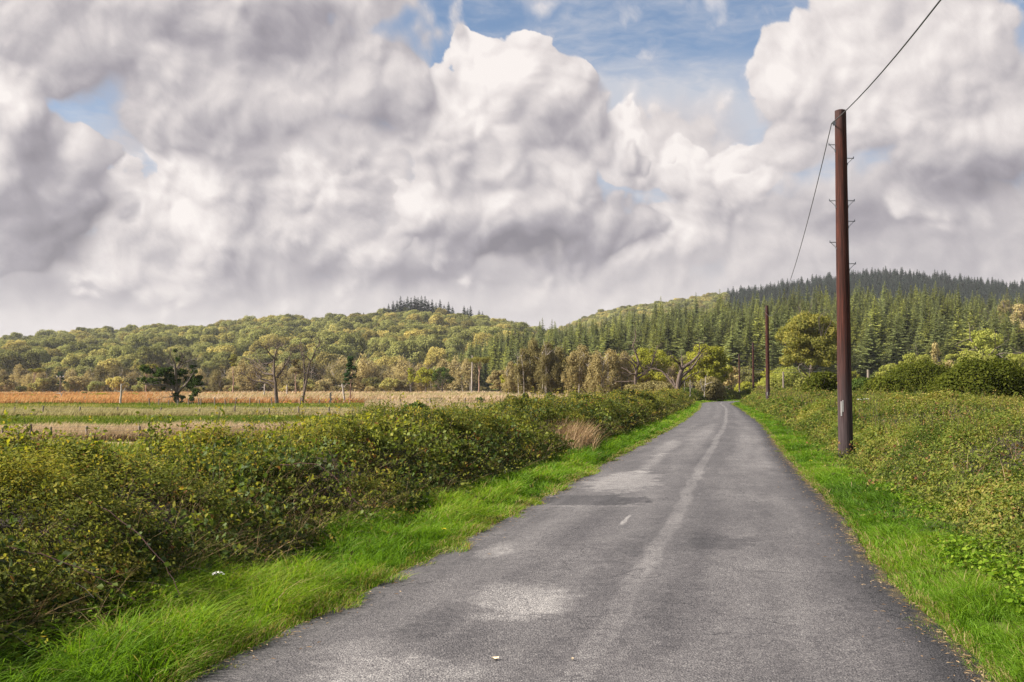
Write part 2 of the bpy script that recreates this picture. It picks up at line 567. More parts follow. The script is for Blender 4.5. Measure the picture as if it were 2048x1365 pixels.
M['birch'] = foliage_mat('birch_leaf', [(0.0, (.20, .165, .070)), (0.5, (.35, .285, .125)), (1.0, (.50, .42, .21))], 0.38, 0.2, tint=(1.1, 1.05, 0.9))
M['brownbirch'] = foliage_mat('brown_birch_leaf', [(0.0, (.10, .088, .036)), (0.5, (.19, .162, .066)), (1.0, (.29, .245, .11))], 0.35, 0.2, tint=(1.1, 1.05, 0.9))
M['gold'] = foliage_mat('golden_leaf', [(0.0, (.12, .135, .024)), (0.5, (.25, .255, .038)), (1.0, (.42, .38, .065))], 0.42, 0.12)
M['lime'] = foliage_mat('lime_leaf', [(0.0, (.14, .165, .033)), (0.5, (.26, .275, .060)), (1.0, (.42, .39, .11))], 0.42, 0.12)
M['autumn'] = foliage_mat('turning_leaf', [(0.0, (.10, .11, .03)), (0.5, (.20, .195, .048)), (0.85, (.31, .26, .06)), (1.0, (.38, .22, .06))], 0.38, 0.1)
M['willow'] = foliage_mat('willow_leaf', [(0.0, (.034, .046, .009)), (0.5, (.070, .084, .013)), (1.0, (.14, .142, .023))], 0.32, 0.15)
M['bark'] = bark_mat('oak_bark', (.05, .038, .03), (.15, .12, .10), 5)
M['deadwood'] = bark_mat('dead_wood', (.045, .030, .022), (.14, .10, .078), 5)
M['palewood'] = bark_mat('bleached_wood', (.20, .17, .14), (.46, .40, .35), 5)
M['pinebark'] = bark_mat('pine_bark', (.16, .09, .06), (.40, .27, .20), 4)
M['twig'] = bark_mat('hedge_stem_and_core', (.018, .013, .008), (.050, .036, .022), 12)  # also colours the dark inner core added to block light
M['post'] = bark_mat('fence_post_wood', (.10, .078, .06), (.24, .195, .16), 10)
M['canebark'] = bark_mat('bramble_stem', (.022, .008, .007), (.065, .022, .018), 12, 0.95)
M['steel'] = plain_mat('galvanised_steel', (.16, .17, .19), 0.45, 0.7)
M['cable'] = plain_mat('cable_sheath', (.05, .05, .055), 0.6)
M['wire'] = plain_mat('fence_wire', (.07, .065, .06), 0.8, 0.0)
M['white'] = plain_mat('white_plastic', (.50, .49, .47), 0.7)
M['flower'] = plain_mat('white_petal', (.80, .78, .72), 0.8)
M['yellow'] = plain_mat('yellow_petal', (.85, .60, .02), 0.8)
M['berry'] = plain_mat('blackberry_skin', (.022, .012, .016), 0.35)
M['redleaf'] = foliage_mat('red_leaf', [(0, (.30, .03, .02)), (1, (.50, .12, .03))], 0.3)
M['deadleaf'] = plain_mat('fallen_leaf', (.62, .50, .34), 0.8)
M['umbel'] = plain_mat('brown_seed_head', (.16, .07, .05), 0.9)

# ------------------------------------------------------------------ road edges
LE = np.array([(-5.2, -12), (-4.1, -6), (-3.0, 0), (-1.86, 5.8), (-1.43, 7.5), (-1.08, 9), (-.66, 10.6), (-.15, 12.8), (.47, 15.4), (1.75, 21), (4.55, 33), (7.7, 46.6), (11.7, 65), (15.5, 83),
               (18.4, 98), (20.7, 110), (23.3, 120), (27.2, 129), (32.5, 136), (40, 141.5), (52, 147), (72, 152), (110, 158)], float)
RE = np.array([(-1.2, -12), (.15, -6), (1.52, 0), (2.80, 6), (3.14, 7.9), (3.72, 10.7), (4.6, 14.5), (6.25, 22.4), (8.7, 33.5), (11.6, 46.6), (15.4, 65.4), (18.9, 83), (21.6, 97), (24.2, 110), (26.6, 116.5),
               (30.3, 123), (35, 128.5), (42, 134), (54, 139.5), (73, 144.5), (111, 150)], float)


class Curve2:
    def __init__(s, pts, side):
        # Catmull-Rom resample
        P = [pts[0]]
        n = len(pts)
        for i in range(n - 1):
            p0 = pts[max(i - 1, 0)]; p1 = pts[i]; p2 = pts[i + 1]; p3 = pts[min(i + 2, n - 1)]
            m = max(2, int(np.linalg.norm(p2 - p1) / 0.5))
            for k in range(1, m + 1):
                t = k / m
                # chord-aware tangents
                d12 = np.linalg.norm(p2 - p1)
                t1 = (p2 - p0) / max(np.linalg.norm(p2 - p0), 1e-6) * d12
                t2 = (p3 - p1) / max(np.linalg.norm(p3 - p1), 1e-6) * d12
                h00 = 2 * t ** 3 - 3 * t * t + 1; h10 = t ** 3 - 2 * t * t + t
                h01 = -2 * t ** 3 + 3 * t * t; h11 = t ** 3 - t * t
                P.append(h00 * p1 + h10 * t1 + h01 * p2 + h11 * t2)
        s.P = np.array(P)
        d = np.linalg.norm(np.diff(s.P, axis=0), axis=1)
        s.S = np.concatenate([[0], np.cumsum(d)])
        s.len = s.S[-1]
        T = unit(np.gradient(s.P, axis=0))
        s.N = np.stack([-T[:, 1], T[:, 0]], 1) * side       # away from the road

    def at(s, q):
        x = np.interp(q, s.S, s.P[:, 0]); y = np.interp(q, s.S, s.P[:, 1])
        nx = np.interp(q, s.S, s.N[:, 0]); ny = np.interp(q, s.S, s.N[:, 1])
        return np.stack([x, y], -1), unit(np.stack([nx, ny], -1))

    def s_of_y(s, y):
        return np.interp(y, s.P[:, 1], s.S)


CL = Curve2(LE, 1.0)
CR = Curve2(RE, -1.0)


def xl(Y): return np.interp(Y, CL.P[:, 1], CL.P[:, 0])
def xr(Y): return np.interp(Y, CR.P[:, 1], CR.P[:, 0])


def road_material():
    m, t, o = new_mat('asphalt')
    uv = t.node('ShaderNodeUVMap', uv_map='UVMap').outputs[0]
    tc = t.node('ShaderNodeTexCoord')
    ob = tc.outputs['Object']
    s = t.sep(uv)
    u, v = s[0], s[1]
    big = t.noise(uv, 0.55, 4, 0.55)
    lon = t.noise(t.vm('MULTIPLY', uv, (1.6, 0.22, 1)), 1.3, 4, 0.55)
    mid = t.noise(uv, 5.0, 4, 0.6)
    fine = t.noise(ob, 70, 3, 0.65)
    vo = t.node('ShaderNodeTexVoronoi', feature='F1')
    t.put(vo.inputs['Vector'], ob); vo.inputs['Scale'].default_value = 75
    stone = t.sep(vo.outputs['Color'])[0]
    val = t.m('MULTIPLY_ADD', t.m('SUBTRACT', big, .5), 0.30, 0.5)
    val = t.m('MULTIPLY_ADD', t.m('SUBTRACT', lon, .5), 0.36, val)
    val = t.m('MULTIPLY_ADD', t.m('SUBTRACT', mid, .5), 0.22, val)
    # paler worn seam along the middle
    wig = t.noise(t.comb(0.0, v, 0.0), 0.25, 3, 0.5)
    wig2 = t.noise(t.comb(3.0, v, 0.0), 1.6, 2, 0.5)
    cen = t.m('MULTIPLY_ADD', t.m('SUBTRACT', wig, .5), 0.16, 2.15)
    cen = t.m('MULTIPLY_ADD', t.m('MULTIPLY', t.m('SUBTRACT', wig2, .5), t.ss(v, 12, 45, .0, 1.3)), 0.10, cen)
    dd = t.m('ABSOLUTE', t.m('SUBTRACT', u, cen))
    dd = t.m('MULTIPLY_ADD', t.m('SUBTRACT', mid, .5), 0.10, dd)
    seam = t.ss(dd, 0.125, 0.055)
    seam = t.m('MULTIPLY', t.m('MULTIPLY', seam, t.ss(mid, 0.25, 0.55, 0.55, 1.0)), t.ss(v, 4, 22, 0.80, 1.0))
    val = t.m('MULTIPLY_ADD', seam, 0.165, val)

    pn = t.noise(uv, 1.7, 3, 0.6)

    def patch(cu, cv, ru, rv, amt, hard=0.5, grain=0.6):
        nonlocal val
        q = t.vm('MULTIPLY_ADD', uv, None)
        q.node.inputs[1].default_value = (1 / ru, 1 / rv, 0)
        q.node.inputs[2].default_value = (-cu / ru, -cv / rv, 0)
        L = t.vm('LENGTH', q)
        L = t.m('MULTIPLY_ADD', t.m('SUBTRACT', mid, .5), 1.5, L)
        L = t.m('MULTIPLY_ADD', t.m('SUBTRACT', pn, .5), 1.6, L)
        f = t.ss(L, 1.15, hard)
        f = t.m('MULTIPLY', f, t.ss(fine, 0.25, 0.65, 1 - grain, 1.0))
        val = t.m('MULTIPLY_ADD', f, amt, val)
    patch(1.32, 8.2, .48, .75, .34)
    patch(1.15, 6.05, .55, .45, .26)
    patch(.75, 6.6, .35, .35, .18)
    patch(.52, 10.4, .20, .55, .24)
    patch(.95, 18.2, .62, 2.0, .26, .85, .3)
    patch(1.05, 22.5, .18, 3.6, .22, .2)
    patch(.9, 29, .3, 5, .18)
    patch(1.5, 36, .5, 9, .15)
    patch(3.2, 30, .45, 14, .15)
    patch(3.1, 11, .5, 3, .06)
    patch(1.55, 12.9, .03, .42, .36, .6)
    patch(.80, 15.1, .85, .62, -.24, .9, .7)
    patch(1.0, 14.35, .75, .10, .18, .3)
    patch(.35, 15.0, .10, .9, .14, .3)
    patch(2.75, 11.3, .38, .7, -.20)
    patch(2.65, 8.0, .30, 1.2, -.12)
    patch(1.8, 10.6, .3, .9, -.12)
    patch(.9, 7.3, .18, 1.4, -.12)
    # darker un-trafficked margins
    wn = t.noise(uv, 1.2, 3)
    eL = t.ss(t.m('MULTIPLY_ADD', wn, 0.35, u), 0.55, 0.2)
    ur = t.sep(t.node('ShaderNodeUVMap', uv_map='UVRight').outputs[0])[0]
    eR = t.ss(t.m('MULTIPLY_ADD', wn, 0.35, ur), 0.85, 0.3)
    val = t.m('MULTIPLY_ADD', eL, -0.16, val)
    val = t.m('MULTIPLY_ADD', eR, -0.20, val)
    val = t.m('MULTIPLY_ADD', t.m('SUBTRACT', stone, .5), 0.34, val)
    val = t.m('MULTIPLY_ADD', t.m('SUBTRACT', fine, .5), 0.60, val)
    # bands along the wheel tracks, slightly polished
    for cu in (.75, 1.6, 2.9, 3.6):
        f = t.ss(t.m('ABSOLUTE', t.m('SUBTRACT', u, cu)), .38, .05)
        val = t.m('MULTIPLY_ADD', f, .05, val)
    # fine cracks
    cv = t.node('ShaderNodeTexVoronoi', feature='DISTANCE_TO_EDGE')
    wv = t.noise(uv, 3.0, 4, 0.6, color=True)
    t.put(cv.inputs['Vector'], t.vm('ADD', uv, t.vm('SCALE', wv, scale=0.5)))
    cv.inputs['Scale'].default_value = 0.9
    crack = t.ss(cv.outputs['Distance'], 0.012, 0.003)
    crack = t.m('MULTIPLY', crack, t.ss(big, 0.47, 0.57))
    val = t.m('MULTIPLY_ADD', crack, -0.20, val)
    col = t.ramp(val, [(0.0, (.012, .011, .012)), (0.3, (.038, .035, .037)), (0.55, (.088, .080, .081)), (0.8, (.178, .166, .161)), (1.0, (.31, .29, .275))])
    # moss and grit on the very edge
    moss = t.m('MULTIPLY', t.ss(ur, 0.16, 0.02), t.ss(mid, 0.4, 0.6))
    col = t.mix(moss, col, (.16, .12, .05))
    p = t.node('ShaderNodeBsdfPrincipled')
    t.put(p.inputs['Base Color'], col)
    p.inputs['Roughness'].default_value = 0.78
    p.inputs['Specular IOR Level'].default_value = 0.35
    b = t.node('ShaderNodeBump')
    b.inputs['Strength'].default_value = 0.8
    b.inputs['Distance'].default_value = 0.008
    hgt = t.m('ADD', fine, t.m('MULTIPLY', vo.outputs['Distance'], 1.2))
    t.put(b.inputs['Height'], hgt)
    t.l.new(b.outputs[0], p.inputs['Normal'])
    t.l.new(p.outputs[0], o.inputs[0])
    return m


def build_road():
    ns = 700
    # pair the two edges
    sl_ = np.linspace(0, 1, ns) ** 1.35
    PL, NL = CL.at(sl_ * CL.len)
    PR, NR = CR.at(sl_ * CR.len)
    # match by Y in the straight part
    Y = -12 + (112 + 12) * np.linspace(0, 1, 500) ** 1.5
    A = np.stack([xl(Y), Y], 1)
    # right edge point: across the road, perpendicular-ish
    Yr = Y - 0.22 * 4.2 * 0.9
    B = np.stack([xr(Yr), Yr], 1)
    s0 = CL.s_of_y(112.0); q0 = CR.s_of_y(112.0 - 0.83)
    k = np.linspace(0, 1, 90)[1:]
    A2, _ = CL.at(s0 + k * (CL.len - s0)); B2, _ = CR.at(q0 + k * (CR.len - q0))
    A = np.vstack([A, A2]); B = np.vstack([B, B2])
    n = len(A); K = 13
    rng = np.random.default_rng(5)
    wob = (vnoise(np.c_[A, np.zeros(n)], 1.3, 3, 3) - .5) * 0.16
    wobr = (vnoise(np.c_[B, np.zeros(n)], 1.5, 9, 3) - .5) * 0.22
    D = unit(B - A); W = np.linalg.norm(B - A, axis=1)
    A = A + D * wob[:, None]; B = B + D * wobr[:, None]
    W2 = np.linalg.norm(B - A, axis=1)
    w = np.linspace(0, 1, K)
    P = A[:, None] + (B - A)[:, None] * w[None, :, None]
    z = 0.024 + 0.035 * (1 - (2 * w - 1) ** 2)[None] + np.zeros((n, K))
    z += (vnoise(np.c_[P.reshape(-1, 2), np.zeros(n * K)], .6, 4, 2).reshape(n, K) - .5) * 0.02
    V = np.concatenate([P, z[:, :, None]], 2)
    # turned-down edges
    eA = V[:, :1].copy(); eA[:, 0, :2] -= D * 0.04; eA[:, 0, 2] = -0.05
    eB = V[:, -1:].copy(); eB[:, 0, :2] += D * 0.04; eB[:, 0, 2] = -0.05
    V = np.concatenate([eA, V, eB], 1); K2 = K + 2
    i = np.arange(n - 1)[:, None] * K2; j = np.arange(K2 - 1)[None]
    Q = np.stack([i + j, i + j + 1, i + K2 + j + 1, i + K2 + j], -1).reshape(-1, 4)
    g = Geo(); g.add(V.reshape(-1, 3), Q)
    o = g.obj('road', road_material(), smooth=True)
    tag(o, kind='structure')
    me = o.data
    S = np.concatenate([[0], np.cumsum(np.linalg.norm(np.diff(A, axis=0), axis=1))]) - 12.0
    # use true distance ahead as the long coordinate
    S = np.where(A[:, 1] < 112, A[:, 1], 112 + (S - np.interp(112, A[:500, 1], S[:500])))
    uu = np.concatenate([[-0.04 / 4], w, [1.01]])[None] * W[:, None]
    uvL = np.stack([uu, np.broadcast_to(S[:, None], uu.shape)], -1).reshape(-1, 2)
    uvR = np.stack([W[:, None] - uu, np.broadcast_to(S[:, None], uu.shape)], -1).reshape(-1, 2)
    li = np.zeros(len(me.loops), np.int32); me.loops.foreach_get('vertex_index', li)
    for nm, arr in (('UVMap', uvL), ('UVRight', uvR)):
        l = me.uv_layers.new(name=nm)
        l.data.foreach_set('uv', arr[li].astype(np.float32).ravel())


build_road()


# ------------------------------------------------------------------ ground sheet
def ground():
    m, t, o = new_mat('field_soil_and_turf')
    tc = t.node('ShaderNodeTexCoord')
    ob = tc.outputs['Object']
    s = t.sep(ob)
    n1 = t.noise(t.vm('MULTIPLY', ob, (0.35, 1, 1)), 0.09, 4, 0.6)
    n2 = t.noise(ob, 0.8, 5, 0.65)
    n3 = t.noise(t.vm('MULTIPLY', ob, (0.3, 1, 1)), 0.02, 3, 0.6)
    Y = t.m('MULTIPLY_ADD', t.m('SUBTRACT', n1, .5), 6.0, s[1])
    f = t.m('DIVIDE', Y, 200.0)
    green = (.085, .115, .024); straw = (.30, .22, .13); moor = (.34, .20, .095); olive = (.13, .14, .04)
    col = t.ramp(f, [(0.0, green), (.148, green), (.155, straw), (.178, straw), (.188, (.095, .125, .028)), (.285, (.095, .125, .028)),
                     (.297, straw), (.345, straw), (.360, olive), (.49, (.18, .19, .05)), (.53, (.40, .22, .085)), (1.0, moor)])
    pale = t.ss(t.m('ADD', t.m('DIVIDE', s[0], t.m('MAXIMUM', s[1], 1.0)), t.m('MULTIPLY', t.m('SUBTRACT', n1, .5), .25)), -.34, -.05)
    fary = t.ss(s[1], 90, 130)
    col = t.mix(t.m('MULTIPLY', t.m('MULTIPLY', pale, fary), 0.75), col, (.46, .34, .22))
    right = t.ss(s[0], 22, 34)
    rg = t.mix(t.ss(n1, .35, .65), (.10, .15, .03), (.22, .21, .06))
    col = t.mix(t.m('MULTIPLY', right, t.ss(t.m('SUBTRACT', s[0], t.m('MULTIPLY', s[1], .2)), 2, 6)), col, rg)
    col = t.mix(t.ss(n2, .3, .8, 0.0, .45), col, (.07, .06, .03))
    col = t.mix(t.ss(n3, .55, .7, 0.0, .5), col, (.20, .20, .06))
    d = t.node('ShaderNodeBsdfDiffuse')
    t.put(d.inputs[0], col)
    t.l.new(d.outputs[0], o.inputs[0])
    xs = np.concatenate([-np.geomspace(9000, 60, 26), np.linspace(-50, 50, 41), np.geomspace(60, 9000, 26)])
    ys = np.concatenate([-np.geomspace(6000, 60, 16), np.linspace(-50, 150, 81), np.geomspace(160, 12000, 30)])
    X, Yv = np.meshgrid(xs, ys)
    P = np.stack([X, Yv, np.zeros_like(X)], -1)
    g = Geo()
    nx = len(xs); i = np.arange(len(ys) - 1)[:, None] * nx; j = np.arange(nx - 1)[None]
    g.add(P.reshape(-1, 3), np.stack([i + j, i + j + 1, i + nx + j + 1, i + nx + j], -1).reshape(-1, 4))
    tag(g.obj('ground', m, smooth=True), kind='structure')


ground()

# ------------------------------------------------------------------ hills
class Hill:
    """terrain rising from depth y0 to a ridge at y1; sky = [(photo x, photo y of tree tops on the ridge)]"""
    def __init__(s, y0, y1, sky, treeh, power=1.0, back=250, bumps=6.0, seed=1, foot=None):
        s.foot = foot
        s.y0, s.y1, s.back, s.p, s.bumps, s.seed = y0, y1, back, power, bumps, seed
        s.k = np.array([ray(a, b)[0] / ray(a, b)[1] for a, b in sky])
        s.z = np.array([at(a, b, y1)[2] - treeh for a, b in sky])

    def height(s, X, Y):
        X = np.asarray(X, float); Y = np.asarray(Y, float)
        k = X / np.maximum(Y, 1)
        zr = np.interp(k, s.k, s.z)
        f0 = s.y0 if s.foot is None else np.interp(k, s.foot[0], s.foot[1])
        tt = (Y - f0) / (s.y1 - f0)
        up = np.clip(tt, 0, 1) ** s.p
        dn = np.clip((Y - s.y1) / s.back, 0, 1)
        f = up * (1 - 0.75 * dn * dn * (3 - 2 * dn))
        b = (vnoise(np.stack([X, Y], -1).reshape(-1, 2), 1 / 90.0, s.seed, 3).reshape(X.shape) - .5) * 2 * s.bumps
        b = b * np.clip(tt * 3, 0, 1) * np.clip(1.25 - np.clip(tt, 0, 1.2), 0.15, 1)
        return np.maximum(zr * f + b, -3)

    def mesh(s, name, mat, k0, k1, nk=90, ny=60):
        ks = np.linspace(k0, k1, nk); ys = np.linspace(s.y0 - 5, s.y1 + s.back * 1.1, ny)
        K, Yv = np.meshgrid(ks, ys)
        X = K * Yv
        Z = s.height(X, Yv)
        Z[0] = -2.5
        Z[:, 0] = -2.5; Z[:, -1] = -2.5; Z[-1] = -2.5
        g = Geo()
        i = np.arange(ny - 1)[:, None] * nk; j = np.arange(nk - 1)[None]
        g.add(np.stack([X, Yv, Z], -1).reshape(-1, 3), np.stack([i + j, i + j + 1, i + nk + j + 1, i + nk + j], -1).reshape(-1, 4))
        return tag(g.obj(name, mat, smooth=True), kind='structure')


def hill_mat():
    m, t, o = new_mat('woodland_floor')
    tc = t.node('ShaderNodeTexCoord')
    n = t.noise(tc.outputs['Object'], 0.2, 5, 0.6)
    col = t.ramp(n, [(.3, (.035, .04, .015)), (.7, (.09, .085, .035))])
    d = t.node('ShaderNodeBsdfDiffuse'); t.put(d.inputs[0], col)
    t.l.new(d.outputs[0], o.inputs[0])
    return m


HM = hill_mat()
skyA = [(-400, 700), (-100, 695), (0, 684), (60, 677), (150, 670), (250, 664), (330, 659), (400, 656), (470, 648), (520, 641), (570, 638), (620, 643), (680, 637), (740, 633), (830, 629), (900, 632), (960, 638), (1030, 650), (1080, 664), (1200, 690), (1500, 740)]
skyB = [(860, 745), (930, 702), (980, 672), (1040, 655), (1100, 646), (1200, 640), (1260, 622), (1330, 610), (1400, 602), (1480, 592), (1560, 588), (1640, 584), (1750, 575), (1850, 575), (1930, 588), (2048, 594), (2300, 600), (2700, 610)]
skyC = [(980, 700), (1100, 668), (1160, 642), (1200, 626), (1260, 614), (1310, 608), (1370, 601), (1430, 588), (1500, 580), (1560, 570), (1620, 560), (1700, 547), (1790, 545), (1860, 550), (1950, 562), (2048, 571), (2300, 580), (2700, 620)]
HA = Hill(420, 850, skyA, 11.0, 0.92, 260, 7, 3)
HB = Hill(235, 430, skyB, 15.0, 0.95, 120, 2.0, 5, ((-.06, .02, .25), (335, 305, 236)))
HC = Hill(620, 1180, skyC, 12.0, 0.95, 300, 6, 8)
HA.mesh('wooded_hill', HM, -0.85, 0.30, 120, 60)
HB.mesh('plantation_hill', HM, -0.075, 0.95, 100, 50)
HC.mesh('ridge_hill', HM, -0.03, 0.95, 100, 50)
skyF = [(-400, 690), (-60, 686), (20, 684), (90, 690), (300, 720)]
HF = Hill(2600, 3400, skyF, 0.0, 1.0, 500, 5, 8)
HF.mesh('far_hill', HM, -0.9, -0.2, 50, 20)

# ------------------------------------------------------------------ tree prototypes (meshes)
def crown_lobes(rng, g, lobes, density, size, mi=0, flat=1.0, shell=0.25, up=0.35, aspect=0.75, vbias=0.0, cover=None):
    """leaf masses: lobes = (centre, radius xyz)"""
    if cover:
        density = cover / (.5 * aspect * size * size)
    for c, r in lobes:
        c = np.asarray(c, float); r = np.asarray(r, float)
        area = 4 * np.pi * ((r[0] * r[1]) ** 1.6 / 3 + (r[0] * r[2]) ** 1.6 / 3 + (r[1] * r[2]) ** 1.6 / 3) ** (1 / 1.6)
        n = max(6, int(area * density))
        d = unit(rng.normal(size=(n, 3)))
        rad = 1 - shell * rng.random(n) ** 1.5 + 0.10 * rng.normal(size=n)
        C = c + d * r * rad[:, None]
        nn = unit(d / r)
        base = rng.random()
        a = np.clip(0.25 * base + 0.55 * rng.random(n) + 0.1 + vbias, 0, 1)
        V, Q, A = leaves(rng, C, size * (0.6 + 0.8 * rng.random(n)), nn, up=up, aspect=aspect, a=a)
        g.add(V, Q, a=A, m=mi)


def broadleaf_mesh(seed, H=10.0, R=5.0, name='broadleaf_tree'):
    rng = np.random.default_rng(seed)
    g = Geo()
    P = np.array([[0, 0, -1.5], [0.1, 0, H * .25], [0.0, 0.2, H * .55]])
    V, Q = tube(P, [.35, .28, .15], 5); g.add(V, Q, m=1)
    lob = [((0, 0, H * .56), (R * .62, R * .62, H * .30))]
    for k in range(22):
        a = rng.random() * 6.28; e = rng.uniform(-.45, 1.15)
        rr = R * rng.uniform(.58, .80)
        c = (math.cos(a) * rr * math.cos(e), math.sin(a) * rr * math.cos(e), H * .56 + math.sin(e) * H * .34)
        q = R * rng.uniform(.22, .40)
        lob.append((c, (q, q, q * .85)))
    crown_lobes(rng, g, lob, 6.5, 0.55, 0, up=0.35, aspect=0.9)
    return g.mesh(name, [M['broad'], M['bark']])


def spruce_mesh(seed, H=18.0, R=3.3, mat='spruce', levels=44, per=9, name='spruce_tree', dens=1.0, sz=1.0):
    rng = np.random.default_rng(seed)
    g = Geo()
    V, Q = tube(np.array([[0, 0, -1.0], [0, 0, H * .5], [0, 0, H]]), [.20, .13, .02], 5); g.add(V, Q, m=1)
    Cs = []; Ns = []; Ax = []; Ss = []; Aa = []
    for l in range(levels):
        f = (l + rng.random() * .6) / levels
        z = H * (0.08 + 0.92 * f ** .92)
        rr = R * min(1.0, (1.03 - f) * 1.30) ** 1.0 * (0.78 + 0.4 * rng.random()) + 0.06
        nb = max(4, int(per * (0.5 + 0.6 * (1 - f))))
        a0 = rng.random() * 6.28
        for b in range(nb):
            a = a0 + 6.283 * b / nb + rng.normal() * .2
            L = rr * rng.uniform(.55, 1.25)
            z_j = z + rng.normal() * .22
            droop = rng.uniform(.05, .5) - .5 * f ** 3
            ns = max(2, int(L / 0.42 * dens))
            for q in range(ns):
                s_ = (q + .6) / ns
                x = L * s_
                zz = z_j - droop * x + 0.30 * x * s_ + 0.1
                w = (0.80 * (1 - s_ * .5) + .16) * sz * (.30 + .70 * min(1, (1 - f) * 3.2))
                d = np.array([math.cos(a), math.sin(a), -droop + .5 * s_])
                c = np.array([math.cos(a) * x, math.sin(a) * x, zz])
                for sgn in (-1, 1):
                    per_ = np.array([-math.sin(a), math.cos(a), 0]) * sgn
                    dd = unit(d + per_ * .7 + np.array([0, 0, -.30]))
                    Cs.append(c + per_ * w * .18); Ax.append(dd)
                    Ns.append(np.array([rng.normal() * .4, rng.normal() * .4, 1.0])); Ss.append(w)
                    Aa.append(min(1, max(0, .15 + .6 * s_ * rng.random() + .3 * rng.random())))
    # leader
    for q in range(5):
        Cs.append(np.array([0, 0, H - .25 * q])); Ax.append(np.array([rng.normal() * .3, rng.normal() * .3, 1.0])); Ns.append(rng.normal(size=3)); Ss.append(.5); Aa.append(.6)
    C = np.array(Cs); A = unit(np.array(Ax)); N = unit(np.array(Ns)); S = np.array(Ss)[:, None]
    B = unit(np.cross(N, A))
    V = np.stack([C - A * S * .35, C + B * S * .26, C + A * S * .65, C - B * S * .26], 1).reshape(-1, 3)
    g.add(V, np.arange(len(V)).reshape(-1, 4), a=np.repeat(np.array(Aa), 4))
    return g.mesh(name, [M[mat], M['bark']])


RND = random.Random(11)
BROAD = [broadleaf_mesh(s, 12 + 1.3 * (s % 3), 5.0 + .6 * (s % 4)) for s in range(7)]
SPRUCE = [spruce_mesh(40 + s, 17 + (s % 3) * 1.5, 3.0 + .35 * (s % 3)) for s in range(6)]
RIDGE = [spruce_mesh(60 + s, 15 + s, 3.4, 'ridge', 26, 9, 'ridge_conifer', 0.8, 1.7) for s in range(3)]


def inst(me, name, loc, sc, rz, label, cat, group):
    o = bpy.data.objects.new(name, me)
    COL.objects.link(o)
    o.location = loc
    o.scale = (sc[0], sc[0], sc[1]) if isinstance(sc, tuple) else (sc, sc, sc)
    o.rotation_euler = (0, 0, rz)
    return tag(o, label, cat, group)


def wood_stuff(name, pts, scl, sources, label):
    """countless trees too many to stand alone: one object, copies of real trees by geometry nodes"""
    me = bpy.data.meshes.new(name)
    me.vertices.add(len(pts)); me.vertices.foreach_set('co', np.asarray(pts, np.float32).ravel())
    a = me.attributes.new('sc', 'FLOAT', 'POINT'); a.data.foreach_set('value', np.asarray(scl, np.float32))
    o = bpy.data.objects.new(name, me); COL.objects.link(o)
    tag(o, label, None, None, 'stuff')
    ng = bpy.data.node_groups.new(name + '_scatter', 'GeometryNodeTree')
    ng.interface.new_socket('Geometry', in_out='INPUT', socket_type='NodeSocketGeometry')
    ng.interface.new_socket('Geometry', in_out='OUTPUT', socket_type='NodeSocketGeometry')
    N = ng.nodes; L = ng.links
    gi = N.new('NodeGroupInput'); go = N.new('NodeGroupOutput')
    iop = N.new('GeometryNodeInstanceOnPoints')
    L.new(gi.outputs[0], iop.inputs['Points'])
    j = N.new('GeometryNodeJoinGeometry')
    for s in sources:
        oi = N.new('GeometryNodeObjectInfo'); oi.transform_space = 'ORIGINAL'
        oi.inputs['Object'].default_value = s
        oi.inputs['As Instance'].default_value = True
        L.new(oi.outputs['Geometry'], j.inputs[0])
    L.new(j.outputs[0], iop.inputs['Instance'])
    iop.inputs['Pick Instance'].default_value = True
    r = N.new('FunctionNodeRandomValue'); r.data_type = 'INT'
    r.inputs[4].default_value = 0; r.inputs[5].default_value = len(sources) - 1
    L.new(r.outputs[2], iop.inputs['Instance Index'])
    r2 = N.new('FunctionNodeRandomValue'); r2.data_type = 'FLOAT'
    r2.inputs[2].default_value = 0; r2.inputs[3].default_value = 6.283
    cx = N.new('ShaderNodeCombineXYZ'); L.new(r2.outputs[1], cx.inputs[2])
    L.new(cx.outputs[0], iop.inputs['Rotation'])
    na = N.new('GeometryNodeInputNamedAttribute'); na.data_type = 'FLOAT'; na.inputs['Name'].default_value = 'sc'
    L.new(na.outputs['Attribute'], iop.inputs['Scale'])
    L.new(iop.outputs[0], go.inputs[0])
    md = o.modifiers.new('scatter', 'NODES'); md.node_group = ng
    return o


def scatter(rng, hill, k0, k1, y0, y1, spacing, jit=0.38, keep=None):
    pts = []
    rows = int((y1 - y0) / (spacing * .87))
    for r in range(rows):
        Y = y0 + r * spacing * .87
        x0, x1 = k0 * Y, k1 * Y
        n = int((x1 - x0) / spacing)
        X = x0 + (np.arange(n) + (r % 2) * .5) * spacing + rng.normal(size=n) * spacing * jit
        Yv = Y + rng.normal(size=n) * spacing * jit
        pts.append(np.stack([X, Yv], 1))
    P = np.concatenate(pts)
    if keep is not None:
        P = P[keep(P)]
    z = hill.height(P[:, 0], P[:, 1])
    return np.c_[P, z]


rng = np.random.default_rng(77)
